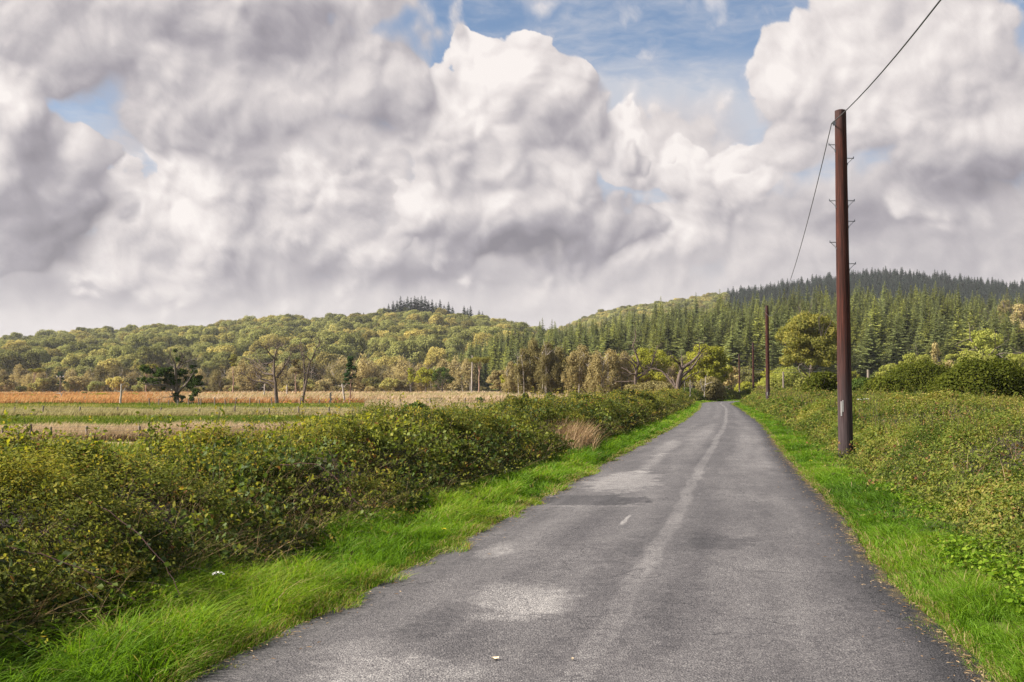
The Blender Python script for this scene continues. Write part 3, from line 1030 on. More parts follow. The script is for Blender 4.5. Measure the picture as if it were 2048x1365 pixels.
# left hill broadleaf wood
PA = scatter(rng, HA, -0.60, 0.17, 425, 880, 8.6, keep=lambda P: (P[:, 0] / P[:, 1] < 0.06) | (P[:, 1] > 500))
sA = 0.62 + 0.62 * rng.random(len(PA)) ** 1.4
vis = (PA[:, 0] / PA[:, 1] > -0.53) & (PA[:, 0] / PA[:, 1] < -0.03)
order = np.argsort(PA[:, 1] + np.where(vis, 0, 5000))
near = order[:300]; rest = order[300:]
src = []
for i in near:
    me = BROAD[rng.integers(len(BROAD))]
    o = inst(me, 'broadleaf_tree', PA[i], (sA[i] * rng.uniform(.9, 1.1), sA[i] * rng.uniform(.9, 1.15)), rng.random() * 6.28,
             'round crowned broadleaf tree packed among others at the foot of the wooded hill', 'tree', 'broadleaf trees on the left hill')
    src.append(o)
srcB = [next(o for o in src if o.data == me) for me in BROAD]
wood_stuff('hillside_woodland', PA[rest] , sA[rest], srcB, 'dense green broadleaf woodland covering the upper hill')
# ridge clump of conifers on the left hill
cl = [(768, 11), (777, 13), (786, 14), (794, 15), (801, 17), (808, 16), (815, 18), (822, 17), (829, 19), (836, 18), (843, 17), (850, 18), (857, 15), (864, 16), (872, 13), (880, 15), (888, 14), (897, 15), (905, 12),
      (928, 14), (935, 11), (941, 13), (958, 12), (965, 10), (975, 8), (718, 7), (727, 8), (742, 6), (668, 6), (685, 5), (983, 6), (790, 12), (812, 14), (833, 15), (855, 13)]
for px, h in cl:
    Y = 850 + rng.uniform(-14, 10)
    r = ray(px, 640); X = r[0] / r[1] * Y
    lab = ('dark conifer of the tall close clump on the left hill crest' if 760 < px < 910 else
           'dark conifer standing just right of the tall clump on the hill crest' if px > 910 else
           'small dark conifer poking above the hill crest left of the clump')
    inst(RIDGE[rng.integers(3)], 'crest_conifer', (X, Y, HA.height(X, Y) + 6.2), h / 15.0 * 1.05, rng.random() * 6, lab, 'conifer', 'conifers on the left hill crest')

# spruce plantation
PB = scatter(rng, HB, -0.055, 0.62, 240, 455, 5.7, 0.38, keep=lambda P: P[:, 1] > np.interp(P[:, 0] / P[:, 1], (-.06, .02, .25), (335, 305, 236)))
sB = 0.46 + 0.50 * rng.random(len(PB)) ** .8
vis = (PB[:, 0] / PB[:, 1] > -0.05) & (PB[:, 0] / PB[:, 1] < 0.53)
order = np.argsort(PB[:, 1] + np.where(vis, 0, 5000))
near = order[:300]; rest = order[300:]
src = []
for i in near:
    me = SPRUCE[rng.integers(len(SPRUCE))]
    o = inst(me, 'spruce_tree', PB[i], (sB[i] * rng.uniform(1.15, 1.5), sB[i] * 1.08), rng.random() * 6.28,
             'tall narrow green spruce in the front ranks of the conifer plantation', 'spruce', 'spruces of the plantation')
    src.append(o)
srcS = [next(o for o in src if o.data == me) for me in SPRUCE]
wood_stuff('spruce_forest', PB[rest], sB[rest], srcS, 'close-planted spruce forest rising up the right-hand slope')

# far ridge: dark conifers to the right, broadleaves to the left
PC = scatter(rng, HC, 0.03, 0.60, 860, 1240, 7.2, 0.36)
kk = PC[:, 0] / PC[:, 1]
isb = kk < 0.215 + 0.0 * kk
ridge0 = inst(RIDGE[0], 'ridge_conifer', tuple(PC[~isb][5]), 1.0, 0, 'dark conifer at the near edge of the far ridge wood', 'conifer', 'conifers of the far ridge')
ridge1 = inst(RIDGE[1], 'ridge_conifer', tuple(PC[~isb][25]), 1.0, 2, 'dark conifer at the near edge of the far ridge wood', 'conifer', 'conifers of the far ridge')
ridge2 = inst(RIDGE[2], 'ridge_conifer', tuple(PC[~isb][45]), 1.0, 4, 'dark conifer at the near edge of the far ridge wood', 'conifer', 'conifers of the far ridge')
wood_stuff('ridge_forest', PC[~isb], 0.50 + 0.75 * rng.random((~isb).sum()), [ridge0, ridge1, ridge2], 'dark conifer forest along the far ridge')
PCb = PC[isb]
wood_stuff('ridge_woodland', PCb, 0.75 + 0.35 * rng.random(len(PCb)), srcB, 'pale broadleaf woodland on the distant middle hill')


# ------------------------------------------------------------------ branching trees
class Skel:
    def __init__(s, rng):
        s.rng = rng; s.g = Geo(); s.tips = []

    def limb(s, P, r0, r1, sides=6, m=0):
        P = np.asarray(P, float)
        n = len(P)
        R = r0 + (r1 - r0) * np.linspace(0, 1, n) ** 0.8
        V, Q = tube(P, R, sides); s.g.add(V, Q, m=m)

    def grow(s, p, d, L, r, depth, spread=0.6, up=0.15, nseg=4, kids=3, wig=0.25, shrink=0.68, droop=0.0, minr=0.01):
        rng = s.rng
        P = [np.array(p, float)]; d = unit(np.array(d, float))
        for i in range(nseg):
            d = unit(d + rng.normal(size=3) * wig * .5 + np.array([0, 0, up - droop]))
            P.append(P[-1] + d * L / nseg)
        P = np.array(P)
        r1 = max(r * 0.55, minr)
        s.limb(P, r, r1, 6 if r > .1 else (4 if r > .03 else 3))
        if depth <= 0:
            s.tips.append(P[-1]); s.tips.append(P[len(P) // 2])
            return
        for k in range(kids):
            i = rng.integers(max(1, nseg // 2), nseg + 1)
            nd = unit(d + rng.normal(size=3) * spread)
            s.grow(P[i], nd, L * shrink * rng.uniform(.75, 1.2), max(r1 * rng.uniform(.6, .9), minr), depth - 1, spread, up, nseg, kids, wig, shrink, droop, minr)


def wiggle(rng, P, amt, sub=2):
    P = np.asarray(P, float)
    t = np.linspace(0, len(P) - 1, (len(P) - 1) * sub + 1)
    Q = np.stack([np.interp(t, np.arange(len(P)), P[:, i]) for i in range(3)], 1)
    # soften corners
    for _ in range(2):
        Q[1:-1] = .5 * Q[1:-1] + .25 * (Q[:-2] + Q[2:])
    Q[1:-1] += rng.normal(size=(len(Q) - 2, 3)) * amt
    return Q


def drawn_tree(name, seed, px0, Y, zoom, org, limbs, clusters, wood, leaf, label, cat='tree', twigs=3, leaf_size=.16, depth_amt=1.0, dens=10, twl=1.2, rscale=1.05):
    """tree whose limbs follow the photographed skeleton, given real depth; coordinates in a zoomed crop"""
    rng = np.random.default_rng(seed)
    mpp = Y / FPX
    base = at(px0, HORIZ + CAMZ * FPX / Y, Y)
    T = thing(name, (base[0], Y, 0), label, cat)
    sk = Skel(rng)

    def w(x, y):
        q = at(org[0] + x / zoom, org[1] + y / zoom, Y)
        return np.array([q[0] - base[0], 0.0, q[2]])
    for li, (pts, r0, r1) in enumerate(limbs):
        P = np.array([w(*p) for p in pts])
        L = np.linalg.norm(np.diff(P, axis=0), axis=1).sum()
        if li > 0:
            P[:, 1] = np.linspace(0, 1, len(P)) ** 1.0 * L * rng.uniform(-.6, .6) * depth_amt
        P = wiggle(rng, P, 0.012 * L / max(1, len(P)) , 2)
        k = mpp / zoom * rscale * (1.0 if li == 0 else 1.45)
        sk.limb(P, r0 * k, max(r1 * k, .028), 8 if r0 * k > .12 else 5)
        for q in range(twigs * max(1, len(pts) - 1)):
            i = rng.integers(len(P) // 3, len(P))
            d = P[min(i, len(P) - 1)] - P[max(i - 1, 0)]
            sk.grow(P[i], unit(d) + rng.normal(size=3) * .8, twl * rng.uniform(.3, .9), max(r1 * k * .55, .024), 1, .7, .05, 3, 2, .4)
        # extra limbs in depth so that the tree is whole from the side as well
        if li > 0 and depth_amt > 0 and L > 1.5:
            i = len(P) // 3
            d = P[-1] - P[i]; d[1] = rng.choice([-1, 1]) * abs(d[0]) * .9; d[0] *= .25
            sk.grow(P[i], d, np.linalg.norm(d) * .55, r0 * k * .4, 2, .5, .08, 4, 2, .35)
    sk.g.obj('trunk', M[wood], T, smooth=True)
    if clusters:
        g = Geo(); lob = []
        clusters = clusters + [(x + rng.normal() * r * 1.1, y + rng.normal() * r * .8, r * .45) for (x, y, r) in clusters]
        for (x, y, r) in clusters:
            c = w(x, y); rr = r / zoom * mpp
            c[1] = rng.uniform(-1.2, 1.2) * rr * 1.2
            lob.append((c, (rr, rr, rr * .8)))
            lob.append((c + np.array([rng.normal() * rr * .5, rng.normal() * rr * 1.2, rng.normal() * rr * .35]), (rr * .6, rr * .7, rr * .5)))
        crown_lobes(rng, g, lob, 0, leaf_size, 0, shell=.9, up=.3, aspect=.8, cover=1.5)
        g.obj('crown', M[leaf], T)
    return T


Z2 = 2048 / 260
drawn_tree('oak_tree', 1, 354, 99, Z2, (260, 660), [
    ([(745, 1215), (742, 1080), (738, 990), (735, 940)], 36, 26),
    ([(735, 960), (650, 890), (560, 880), (430, 875), (280, 850)], 20, 4),
    ([(655, 895), (632, 780), (560, 740), (490, 680), (440, 630), (380, 560)], 14, 3),
    ([(738, 970), (742, 800), (750, 650), (765, 520), (720, 460), (700, 340)], 20, 3),
    ([(745, 640), (820, 560), (890, 510), (1030, 465)], 8, 2),
    ([(760, 600), (830, 480), (858, 410), (815, 345)], 8, 2),
    ([(750, 1000), (830, 920), (920, 880), (1010, 780), (1090, 670)], 18, 4),
    ([(920, 880), (1050, 900), (1200, 890)], 7, 2),
    ([(700, 600), (640, 550), (560, 500)], 5, 2), ([(600, 860), (520, 820), (420, 740)], 6, 2)],
    [(250, 610, 75), (330, 650, 62), (190, 780, 60), (420, 700, 55), (300, 790, 50), (540, 660, 90), (450, 820, 80), (560, 800, 70), (640, 720, 80), (700, 810, 85), (770, 680, 85), (870, 660, 45), (900, 800, 80), (1000, 780, 85),
     (1080, 840, 80), (1040, 660, 52), (960, 870, 70), (1130, 860, 45), (705, 330, 35), (800, 420, 42), (770, 470, 36), (640, 610, 45), (840, 1065, 45), (705, 1080, 34), (740, 1020, 40), (600, 640, 50)],
    'bark', 'fieldoak', 'leafy spreading dark green oak alone in the orange field', 'oak tree', 2, .17, dens=16)
drawn_tree('oak_sapling', 2, 385, 97, Z2, (260, 660), [
    ([(990, 1225), (988, 1080), (1000, 980), (1030, 930)], 10, 4), ([(935, 1225), (950, 1130), (965, 1060)], 6, 2)],
    [(1030, 960, 50), (1090, 965, 40), (960, 1085, 45), (1005, 1020, 45), (990, 1080, 30)],
    'bark', 'fieldoak', 'spindly oak sapling just right of the leafy field oak', 'sapling', 1, .17, dens=16)
drawn_tree('dead_tree', 3, 553, 100, Z2, (460, 660), [
    ([(738, 1225), (728, 1000), (715, 820), (692, 720), (685, 520), (705, 430), (742, 300)], 32, 8),
    ([(708, 920), (650, 870), (570, 830), (400, 820), (340, 790), (270, 740), (190, 690), (150, 665)], 13, 3),
    ([(702, 825), (600, 800), (470, 780), (400, 740), (380, 680), (360, 640), (325, 600)], 12, 3),
    ([(690, 705), (560, 702), (500, 680), (450, 620), (400, 580), (330, 545), (290, 500), (255, 465)], 12, 3),
    ([(560, 625), (480, 590), (400, 520), (330, 480)], 5, 2),
    ([(690, 690), (650, 640), (610, 605)], 7, 3),
    ([(685, 500), (640, 520), (560, 540), (480, 520), (400, 470)], 7, 2),
    ([(702, 450), (650, 405), (610, 340), (590, 290), (620, 240)], 9, 3),
    ([(740, 305), (700, 265), (660, 230)], 6, 2), ([(742, 300), (790, 260), (820, 228)], 6, 2), ([(742, 300), (745, 200)], 6, 2),
    ([(700, 645), (730, 560), (745, 500)], 6, 2),
    ([(730, 755), (780, 690), (830, 610), (880, 520), (920, 440), (920, 385), (960, 350)], 14, 3),
    ([(820, 630), (845, 700), (890, 730)], 5, 2), ([(735, 750), (800, 772)], 6, 2)],
    None, 'deadwood', None, 'bare dead oak with long limbs reaching left in the field', 'dead tree', 3, depth_amt=1.0)
drawn_tree('dead_tree', 4, 602, 100, Z2, (460, 660), [
    ([(1118, 1225), (1150, 1080), (1190, 900), (1215, 740), (1240, 600), (1262, 500), (1310, 430), (1345, 340), (1370, 260), (1420, 225)], 22, 4),
    ([(1175, 960), (1165, 820), (1160, 680), (1135, 560), (1125, 400), (1085, 310), (1030, 225)], 13, 3),
    ([(1240, 680), (1290, 660), (1350, 690), (1410, 720)], 8, 3), ([(1270, 490), (1230, 440), (1190, 420)], 5, 2), ([(1130, 400), (1145, 225)], 5, 2), ([(1360, 280), (1325, 225)], 4, 2)],
    None, 'deadwood', None, 'leaning forked dead tree with two tall bare stems in the field', 'dead tree', 3)
Z8 = 2048 / 260
drawn_tree('dead_tree', 5, 1271, 118, Z8, (1220, 660), [
    ([(400, 1130), (398, 960), (400, 830), (402, 700), (440, 570), (460, 500), (412, 400), (395, 310), (345, 250), (390, 190), (410, 120), (405, 60)], 30, 5),
    ([(395, 315), (435, 280)], 8, 4), ([(445, 545), (370, 500), (325, 430)], 11, 4), ([(405, 640), (375, 540), (290, 480), (245, 455)], 12, 4),
    ([(400, 705), (330, 695), (190, 680)], 10, 3), ([(330, 690), (290, 640), (190, 590)], 7, 3), ([(395, 815), (250, 815), (100, 818)], 9, 3),
    ([(405, 710), (470, 690), (535, 680)], 8, 4), ([(410, 780), (570, 685), (640, 600), (660, 550), (700, 500), (700, 420), (745, 330), (765, 245)], 13, 3), ([(455, 540), (500, 590), (560, 640)], 7, 2)],
    None, 'deadwood', None, 'gnarled dead oak with a crooked bare spike rising above the hedge', 'dead tree', 3)
drawn_tree('dead_tree', 6, 1354, 116, Z8, (1220, 660), [
    ([(1045, 1130), (1058, 960), (1080, 800), (1115, 640), (1180, 570), (1290, 520), (1340, 450), (1430, 370), (1440, 310), (1515, 265)], 62, 6),
    ([(1090, 770), (1200, 680), (1290, 610), (1330, 540), (1400, 440), (1445, 380)], 24, 5),
    ([(1390, 380), (1420, 320), (1400, 210)], 9, 3), ([(1125, 640), (1100, 560), (1040, 500), (975, 445)], 18, 4), ([(1130, 620), (1150, 500), (1140, 395)], 16, 4),
    ([(1030, 940), (1000, 850), (900, 740), (840, 650), (760, 620), (650, 610)], 24, 4), ([(1030, 880), (1000, 790), (955, 710)], 16, 5), ([(1100, 890), (1200, 760), (1290, 690), (1390, 678)], 12, 3)],
    None, 'deadwood', None, 'stout pale dead oak forking low beside the far bend of the road', 'dead tree', 3, rscale=.85)
for nm, x0, lm, lb in (('dead_sapling', 1381, [([(1262, 1060), (1268, 970), (1262, 780)], 9, 5)], 'short pale dead stem right of the stout dead oak'),
                       ('dead_sapling', 1369, [([(1170, 1060), (1172, 940), (1182, 750)], 7, 4)], 'thin pale dead stem close behind the stout dead oak'),
                       ('dead_sapling', 1408, [([(1485, 1060), (1490, 920), (1505, 830), (1510, 735)], 7, 3), ([(1500, 870), (1585, 828)], 4, 2), ([(1470, 960), (1425, 870), (1420, 780)], 5, 2)], 'forked bare white sapling in front of the golden oak')):
    drawn_tree(nm, 7 + x0, x0, 119, Z8, (1220, 660), lm, None, 'palewood', None, lb, 'dead sapling', 1, depth_amt=.5, twl=.5)


def make_tree(name, px, Y, top, wpx, leafm, woodm, label, cat='tree', group=None, seed=0, style='round', leaf=.3, dens=3.0, bare=.3, z0=0.0, lobes=18, cov=1.0):
    rng = np.random.default_rng(seed)
    mpp = Y / FPX
    X = at(px, 770, Y)[0]
    H = at(px, top, Y)[2] - z0
    R = wpx * mpp * .5
    T = thing(name, (X, Y, z0), label, cat, group)
    sk = Skel(rng)
    tr = max(.09, H * .022)
    if style == 'pine':
        P = np.array([[0, 0, -.2], [rng.normal() * .05 * H * .3, rng.normal() * .1, H * .4], [rng.normal() * .03 * H, 0, H * .97]])
        P = wiggle(rng, P, .02 * H / 10, 4); sk.limb(P, tr, .03, 7)
        lob = []
        for k in range(lobes):
            f = rng.random() ** .8
            z = H * (bare + (1 - bare) * f)
            rr = R * (1 - f * .85) * rng.uniform(.4, 1)
            a = rng.random() * 6.28
            c = np.array([math.cos(a) * rr, math.sin(a) * rr, z])
            sk.limb(np.array([[P[int(len(P) * .6)][0] * .5, 0, z - .25 * rr], c]), .04, .015, 4)
            q = R * rng.uniform(.25, .42)
            lob.append((c, (q, q, q * .42)))
        crown_lobes(rng, g := Geo(), lob, 0, leaf, 0, shell=.9, up=.5, aspect=.5, cover=1.0 * cov)
    elif style == 'birch':
        # several slim leaning stems, feathery crown to near the ground
        lob = []
        for s_ in range(rng.integers(2, 5)):
            a = rng.random() * 6.28
            bx, by = math.cos(a) * R * .35, math.sin(a) * R * .35
            hh = H * rng.uniform(.75, .97)
            P = wiggle(rng, np.array([[bx, by, -.2], [bx * 1.2, by * 1.2, hh * .5], [bx * 1.3 + rng.normal() * R * .2, by * 1.2, hh]]), .03, 3)
            sk.limb(P, tr * .55, .02, 5)
            for q in range(9):
                i = rng.integers(len(P) // 3, len(P))
                sk.grow(P[i], (rng.normal(), rng.normal(), 1.1), R * .55, .03, 0, .5, .05, 3, 2, .3)
        for k in range(int(lobes * 2.2)):
            f = rng.random()
            z = H * (bare + (1 - bare) * f * .96)
            prof = math.sin(math.pi * min(1, (.12 + f * .88))) ** .7
            a = rng.random() * 6.28; rr = R * prof * rng.uniform(.1, .75)
            q = R * rng.uniform(.12, .34)
            rr *= rng.uniform(.7, 1.35)
            lob.append((np.array([math.cos(a) * rr, math.sin(a) * rr, z]), (q, q, q * rng.uniform(.8, 2.0))))
        g = Geo()
        crown_lobes(rng, g, lob, 0, leaf, 0, shell=1.0, up=.15, aspect=.6, cover=.5 * cov)
    elif style == 'bush':
        for s_ in range(14):
            a = rng.random() * 6.28; d = rng.uniform(.2, .9)
            sk.grow((0, 0, -.1), (math.cos(a) * d * R / H * 1.4, math.sin(a) * d * R / H * 1.4, 1), H * .6, tr * .45, 1, .5, .1, 4, 2, .2)
        lob = []
        for k in range(lobes):
            a = rng.random() * 6.28; e = rng.uniform(0.0, 1.45)
            rr = R * .74 * math.cos(e) ** .7
            c = np.array([math.cos(a) * rr, math.sin(a) * rr, H * (.22 + .58 * math.sin(e))])
            q = R * rng.uniform(.24, .38)
            lob.append((c, (q, q, min(q, H * .3))))
        lob.append((np.array([0, 0, H * .42]), (R * .72, R * .72, H * .45)))
        g = Geo()
        crown_lobes(rng, g, lob, 0, leaf, 0, shell=.45, up=.25, aspect=.6, cover=1.0 * cov)
    elif style == 'flat':
        P = wiggle(rng, np.array([[0, 0, -.2], [0, 0, H * .55], [.2, 0, H * .9]]), .04, 4); sk.limb(P, tr, .05, 7)
        lob = []
        for k in range(9):
            a = rng.random() * 6.28; rr = R * rng.uniform(.4, 1)
            c = np.array([math.cos(a) * rr + R * .15, math.sin(a) * rr, H * (.86 + .1 * rng.random())])
            sk.limb(wiggle(rng, np.array([[0, 0, H * rng.uniform(.55, .75)], c * [.5, .5, .93], c]), .05, 3), .06, .02, 4)
            lob.append((c, (R * .4, R * .4, H * .05)))
        g = Geo()
        crown_lobes(rng, g, lob, 0, leaf, 0, shell=1., up=.2, aspect=.3, cover=.8 * cov)
    else:
        P = wiggle(rng, np.array([[0, 0, -.2], [rng.normal() * .2, 0, H * bare], [0, 0, H * .5]]), .03 * H / 8, 3)
        sk.limb(P, tr * 1.3, tr * .8, 8)
        for k in range(9):
            a = k * 2.4 + rng.random(); e = rng.uniform(.35, 1.2)
            d = np.array([math.cos(a) * math.cos(e) * R / (H * .4), math.sin(a) * math.cos(e) * R / (H * .4), math.sin(e)])
            sk.grow(P[rng.integers(len(P) // 2, len(P))], d, H * .38, tr * .55, 2, .55, .1, 4, 2, .3)
        lob = []
        for k in range(lobes):
            a = rng.random() * 6.28; e = rng.uniform(-.6, 1.4)
            rr = R * rng.uniform(.45, .86) * math.cos(e) ** .8
            zc = H * (bare + (1 - bare) * .45)
            c = np.array([math.cos(a) * rr, math.sin(a) * rr, zc + math.sin(e) * H * (1 - bare) * rng.uniform(.32, .46)])
            q = R * (rng.uniform(.10, .24) if lobes > 40 else rng.uniform(.14, .32))
            lob.append((c, (q, q, q * .72)))
        lob.append((np.array([0, 0, H * (bare + (1 - bare) * .5)]), (R * .45, R * .45, H * (1 - bare) * .28)))
        g = Geo()
        crown_lobes(rng, g, lob, 0, leaf, 0, shell=.5, up=.35, aspect=.75, cover=.8 * cov)
    sk.g.obj('trunk', M[woodm], T, smooth=True)
    g.obj('crown', M[leafm], T)
    return T


def copy_tree(T, loc, sc, rz, label=None, group=None):
    c = T.copy(); COL.objects.link(c)
    c.location = loc; c.scale = (sc, sc, sc); c.rotation_euler = (0, 0, rz)
    if label: c['label'] = label
    if group: c['group'] = group
    for ch in T.children:
        k = ch.copy(); COL.objects.link(k); k.parent = c
        for sub in ch.children:
            q = sub.copy(); COL.objects.link(q); q.parent = k
    return c


# wood edge at the foot of the left hill: pale birches from six sources
BG = 'birches along the edge of the field'
protos = []
BL = ['tan feathery birch standing in the belt of trees along the far field edge', 'brown-green feathery birch in the belt of trees along the far field edge']
for k in range(6):
    lm = ('birch', 'brownbirch', 'birch', 'birch', 'brownbirch', 'birch')[k]
    protos.append(make_tree('birch_tree', 40 + 160 * k, 330, 735, 52 + 6 * (k % 3), lm, 'palewood', BL[lm == 'brownbirch'], 'birch', BG, 200 + k, 'birch', .42, 2.2, .18, lobes=16))
for i in range(170):
    f = (i + rng.random()) / 170
    px = -40 + 985 * f
    if 815 < px < 905 and rng.random() < .7: continue
    Y = rng.uniform(300, 415)
    k = rng.integers(6)
    if px < 420 and rng.random() < .45: continue
    sc = (rng.uniform(.45, .95) if px < 480 else rng.uniform(.6, 1.25))
    copy_tree(protos[k], (at(px, 770, Y)[0], Y, 0), sc, rng.random() * 6, None, BG)
for k, (lm, lb_) in enumerate((('brownbirch', 'olive brown scrubby tree low in the belt along the far field edge'), ('birch', 'straw coloured scrubby tree low in the belt along the far field edge'), ('broad', 'green scrubby tree low in the belt along the far field edge'))):
    pr = make_tree('scrub_tree', 90 + 260 * k, 310, 758, 46, lm, 'palewood', lb_, 'tree', 'scrubby trees along the far field edge', 260 + k, 'round', .42, 3, .08, lobes=22)
    for i in range(26):
        px = -30 + 1000 * (i + rng.random()) / 26
        if 812 < px < 910: continue
        Y = rng.uniform(285, 330)
        copy_tree(pr, (at(px, 770, Y)[0], Y, 0), rng.uniform(.45, 1.15), rng.random() * 6)
# trees with a place of their own
make_tree('golden_tree', 822, 255, 732, 26, 'gold', 'bark', 'small yellow-green round tree at the field edge left of the broad golden one', 'tree', seed=31, leaf=.4, dens=4, bare=.2)
make_tree('golden_tree', 851, 250, 733, 52, 'gold', 'bark', 'broad yellow topped tree on the far edge of the orange field', 'tree', seed=32, leaf=.4, dens=4, bare=.15)
make_tree('alder_tree', 884, 246, 727, 46, 'oak', 'bark', 'dark green full tree beside the yellow topped tree at the field edge', 'tree', seed=33, leaf=.4, dens=4, bare=.1)
make_tree('pine_tree', 701, 107, 714, 32, 'pine', 'pinebark', 'small dark pine with a bare lower trunk in the field', 'pine', seed=34, style='pine', leaf=.22, dens=22, bare=.42, lobes=34)
make_tree('pine_tree', 958, 235, 713, 40, 'autumn', 'pinebark', 'flat topped browning pine on a tall bare trunk', 'pine', seed=35, style='flat', leaf=.4, dens=14)
make_tree('pine_tree', 592, 190, 718, 30, 'brownbirch', 'pinebark', 'thin dying pine between the two bare dead trees', 'pine', seed=36, style='pine', leaf=.35, dens=6, bare=.55)
make_tree('pine_tree', 466, 230, 710, 26, 'autumn', 'pinebark', 'spindly pine with a small tuft of foliage left of the bare oak', 'pine', seed=37, style='pine', leaf=.35, dens=7, bare=.72)
make_tree('pine_tree', 68, 290, 736, 34, 'autumn', 'pinebark', 'rusty dying pine at the far left of the orange field', 'pine', seed=38, style='flat', leaf=.4, dens=5)
make_tree('pine_tree', 121, 300, 745, 22, 'pine', 'pinebark', 'dark narrow pine at the far left behind the wooden pole', 'pine', seed=39, style='pine', leaf=.4, dens=6, bare=.3)
make_tree('pine_tree', 292, 260, 728, 36, 'autumn', 'pinebark', 'rusty topped pine close behind the leafy field oak', 'pine', seed=40, style='flat', leaf=.4, dens=6)
make_tree('pine_tree', 10, 280, 752, 26, 'brownbirch', 'pinebark', 'stunted brown pine at the left edge of the field', 'pine', seed=41, style='pine', leaf=.4, dens=5, bare=.4)
bl = [(1046, 148, 700, 36, 'brownbirch', .3, 'slim brown-leaved birch on the left of the dark birch clump'), (1068, 150, 687, 46, 'brownbirch', .3, 'tallest brown-green birch of the dark clump beyond the hedge'),
      (1096, 146, 692, 50, 'brownbirch', .12, 'dense olive-brown birch in the middle of the dark clump'), (1118, 150, 700, 46, 'brownbirch', .08, 'olive birch on the right of the dark birch clump'),
      (1148, 142, 706, 44, 'birch', .12, 'pale tan birch just right of the dark birch clump'), (1168, 146, 696, 50, 'birch', .1, 'tallest pale tan weeping birch beyond the hedge'),
      (1196, 140, 712, 50, 'birch', .12, 'pale tan birch between the tallest tan one and the yellowing birches'), (1222, 150, 706, 48, 'birch', .3, 'yellowing birch with visible slim trunks beyond the hedge'),
      (1248, 152, 712, 44, 'birch', .3, 'tan birch just left of the crooked dead oak'), (1022, 170, 730, 36, 'birch', .3, 'small straw coloured birch at the left end of the birch clump')]
for i, (px, Y, top, w, lm, br, lb) in enumerate(bl):
    make_tree('birch_tree', px, Y, top, w * 1.35, lm, 'palewood', lb, 'birch', None, 300 + i, 'birch', .20, 11, br * .6, lobes=34, cov=1.15)
fl = [(1030, 190, 722, 60, 'gold', 'green-gold round tree behind the left end of the birch clump'), (1062, 200, 712, 64, 'broad', 'green round tree showing behind the dark birches'), (1132, 185, 712, 70, 'broad', 'soft green tree filling the gap between dark and tan birches'),
      (1185, 195, 706, 70, 'birch', 'broad straw coloured tree behind the tallest tan birch'), (1225, 190, 702, 76, 'gold', 'broad yellow-green tree behind the yellowing birch'), (1262, 200, 700, 80, 'birch', 'wide pale tree just behind and left of the crooked dead oak'),
      (1340, 195, 706, 84, 'gold', 'wide yellow-green tree between the dead oaks'), (1385, 210, 700, 80, 'broad', 'green tree behind the stout dead oak'), (1000, 215, 738, 60, 'birch', 'low pale tree at the left end of the birch clump'),
      (1490, 215, 728, 70, 'broad', 'green tree behind the third and farthest poles'), (1545, 200, 735, 64, 'gold', 'yellow-green tree behind the second pole'), (1780, 230, 722, 64, 'lime', 'pale green tree against the spruces right of the nearest pole'),
      (1700, 215, 738, 56, 'gold', 'low golden tree right beside the nearest pole against the spruces'), (1910, 235, 700, 70, 'lime', 'pale green tree against the spruces above the widest willow bush')]
for i, (px, Y, top, w, lm, lb) in enumerate(fl):
    make_tree('round_tree', px, Y, top, w, lm, 'bark', lb, 'tree', None, 340 + i, 'round', .30, 8, .06, lobes=60, cov=1.0)
tl = [('oak_tree', 1298, 165, 692, 100, 'gold', 'round', .15, 'yellow-green oak behind the crooked dead oak'),
      ('birch_tree', 1335, 172, 722, 60, 'birch', 'round', .15, 'small pale tan tree between the two dead oaks'),
      ('oak_tree', 1416, 138, 683, 110, 'gold', 'round', .12, 'golden green oak leaning over the bend of the road'),
      ('oak_tree', 1420, 128, 754, 62, 'brownbirch', 'bush', .1, 'low olive tree under the golden oak by the bend'),
      ('birch_tree', 1462, 206, 730, 46, 'birch', 'round', .2, 'pale yellow tree beside the farthest pole'),
      ('ash_tree', 1622, 132, 613, 150, 'autumn', 'round', .22, 'large loose yellowing ash left of the nearest pole'),
      ('willow_tree', 1835, 170, 702, 96, 'lime', 'round', .08, 'pale lime green round tree above the dark willow bushes'),
      ('willow_tree', 1950, 158, 706, 110, 'lime', 'round', .08, 'low spreading pale lime tree behind the largest willow bush'),
      ('willow_tree', 1972, 215, 650, 84, 'lime', 'round', .12, 'tall yellow-green tree against the spruces at the right'),
      ('willow_tree', 2046, 145, 688, 62, 'lime', 'round', .06, 'brightest yellow-green tree at the right edge'),
      ('birch_tree', 1872, 190, 684, 34, 'birch', 'birch', .1, 'slim tan birch against the spruces above the lime tree'),
      ('birch_tree', 1898, 180, 714, 40, 'birch', 'round', .1, 'small gold tree between the two lime trees'),
      ('oak_tree', 2014, 325, 589, 60, 'brownbirch', 'round', .1, 'dark olive round tree at the top right of the plantation'),
      ('oak_tree', 2056, 300, 598, 74, 'birch', 'round', .1, 'pale olive tree at the right edge of the plantation top')]
for i, (nm, px, Y, top, w, lm, st, br, lb) in enumerate(tl):
    z0 = float(HB.height(at(px, 700, Y)[0], Y)) if Y > 240 else 0.0
    make_tree(nm, px, Y, top, w, lm, 'bark', lb, 'tree', None, 400 + i, st, .24 if Y < 180 else .4, 9 if Y < 180 else 4, br, z0=z0, lobes=110 if w > 95 else 34, cov=.85)
wl = [(1975, 46, 724, 214, 'widest dark olive willow bush at the right'), (1840, 66, 729, 160, 'dark willow bush left of the widest one'), (1772, 56, 756, 118, 'low olive willow bush right of the nearest pole'),
      (1722, 74, 754, 74, 'small dark green bush directly right of the nearest pole'), (1642, 60, 738, 84, 'upright olive willow bush left of the nearest pole'), (2062, 60, 732, 110, 'willow bush cut by the right edge'),
      (1905, 60, 745, 110, 'willow bush wedged between the two largest ones')]
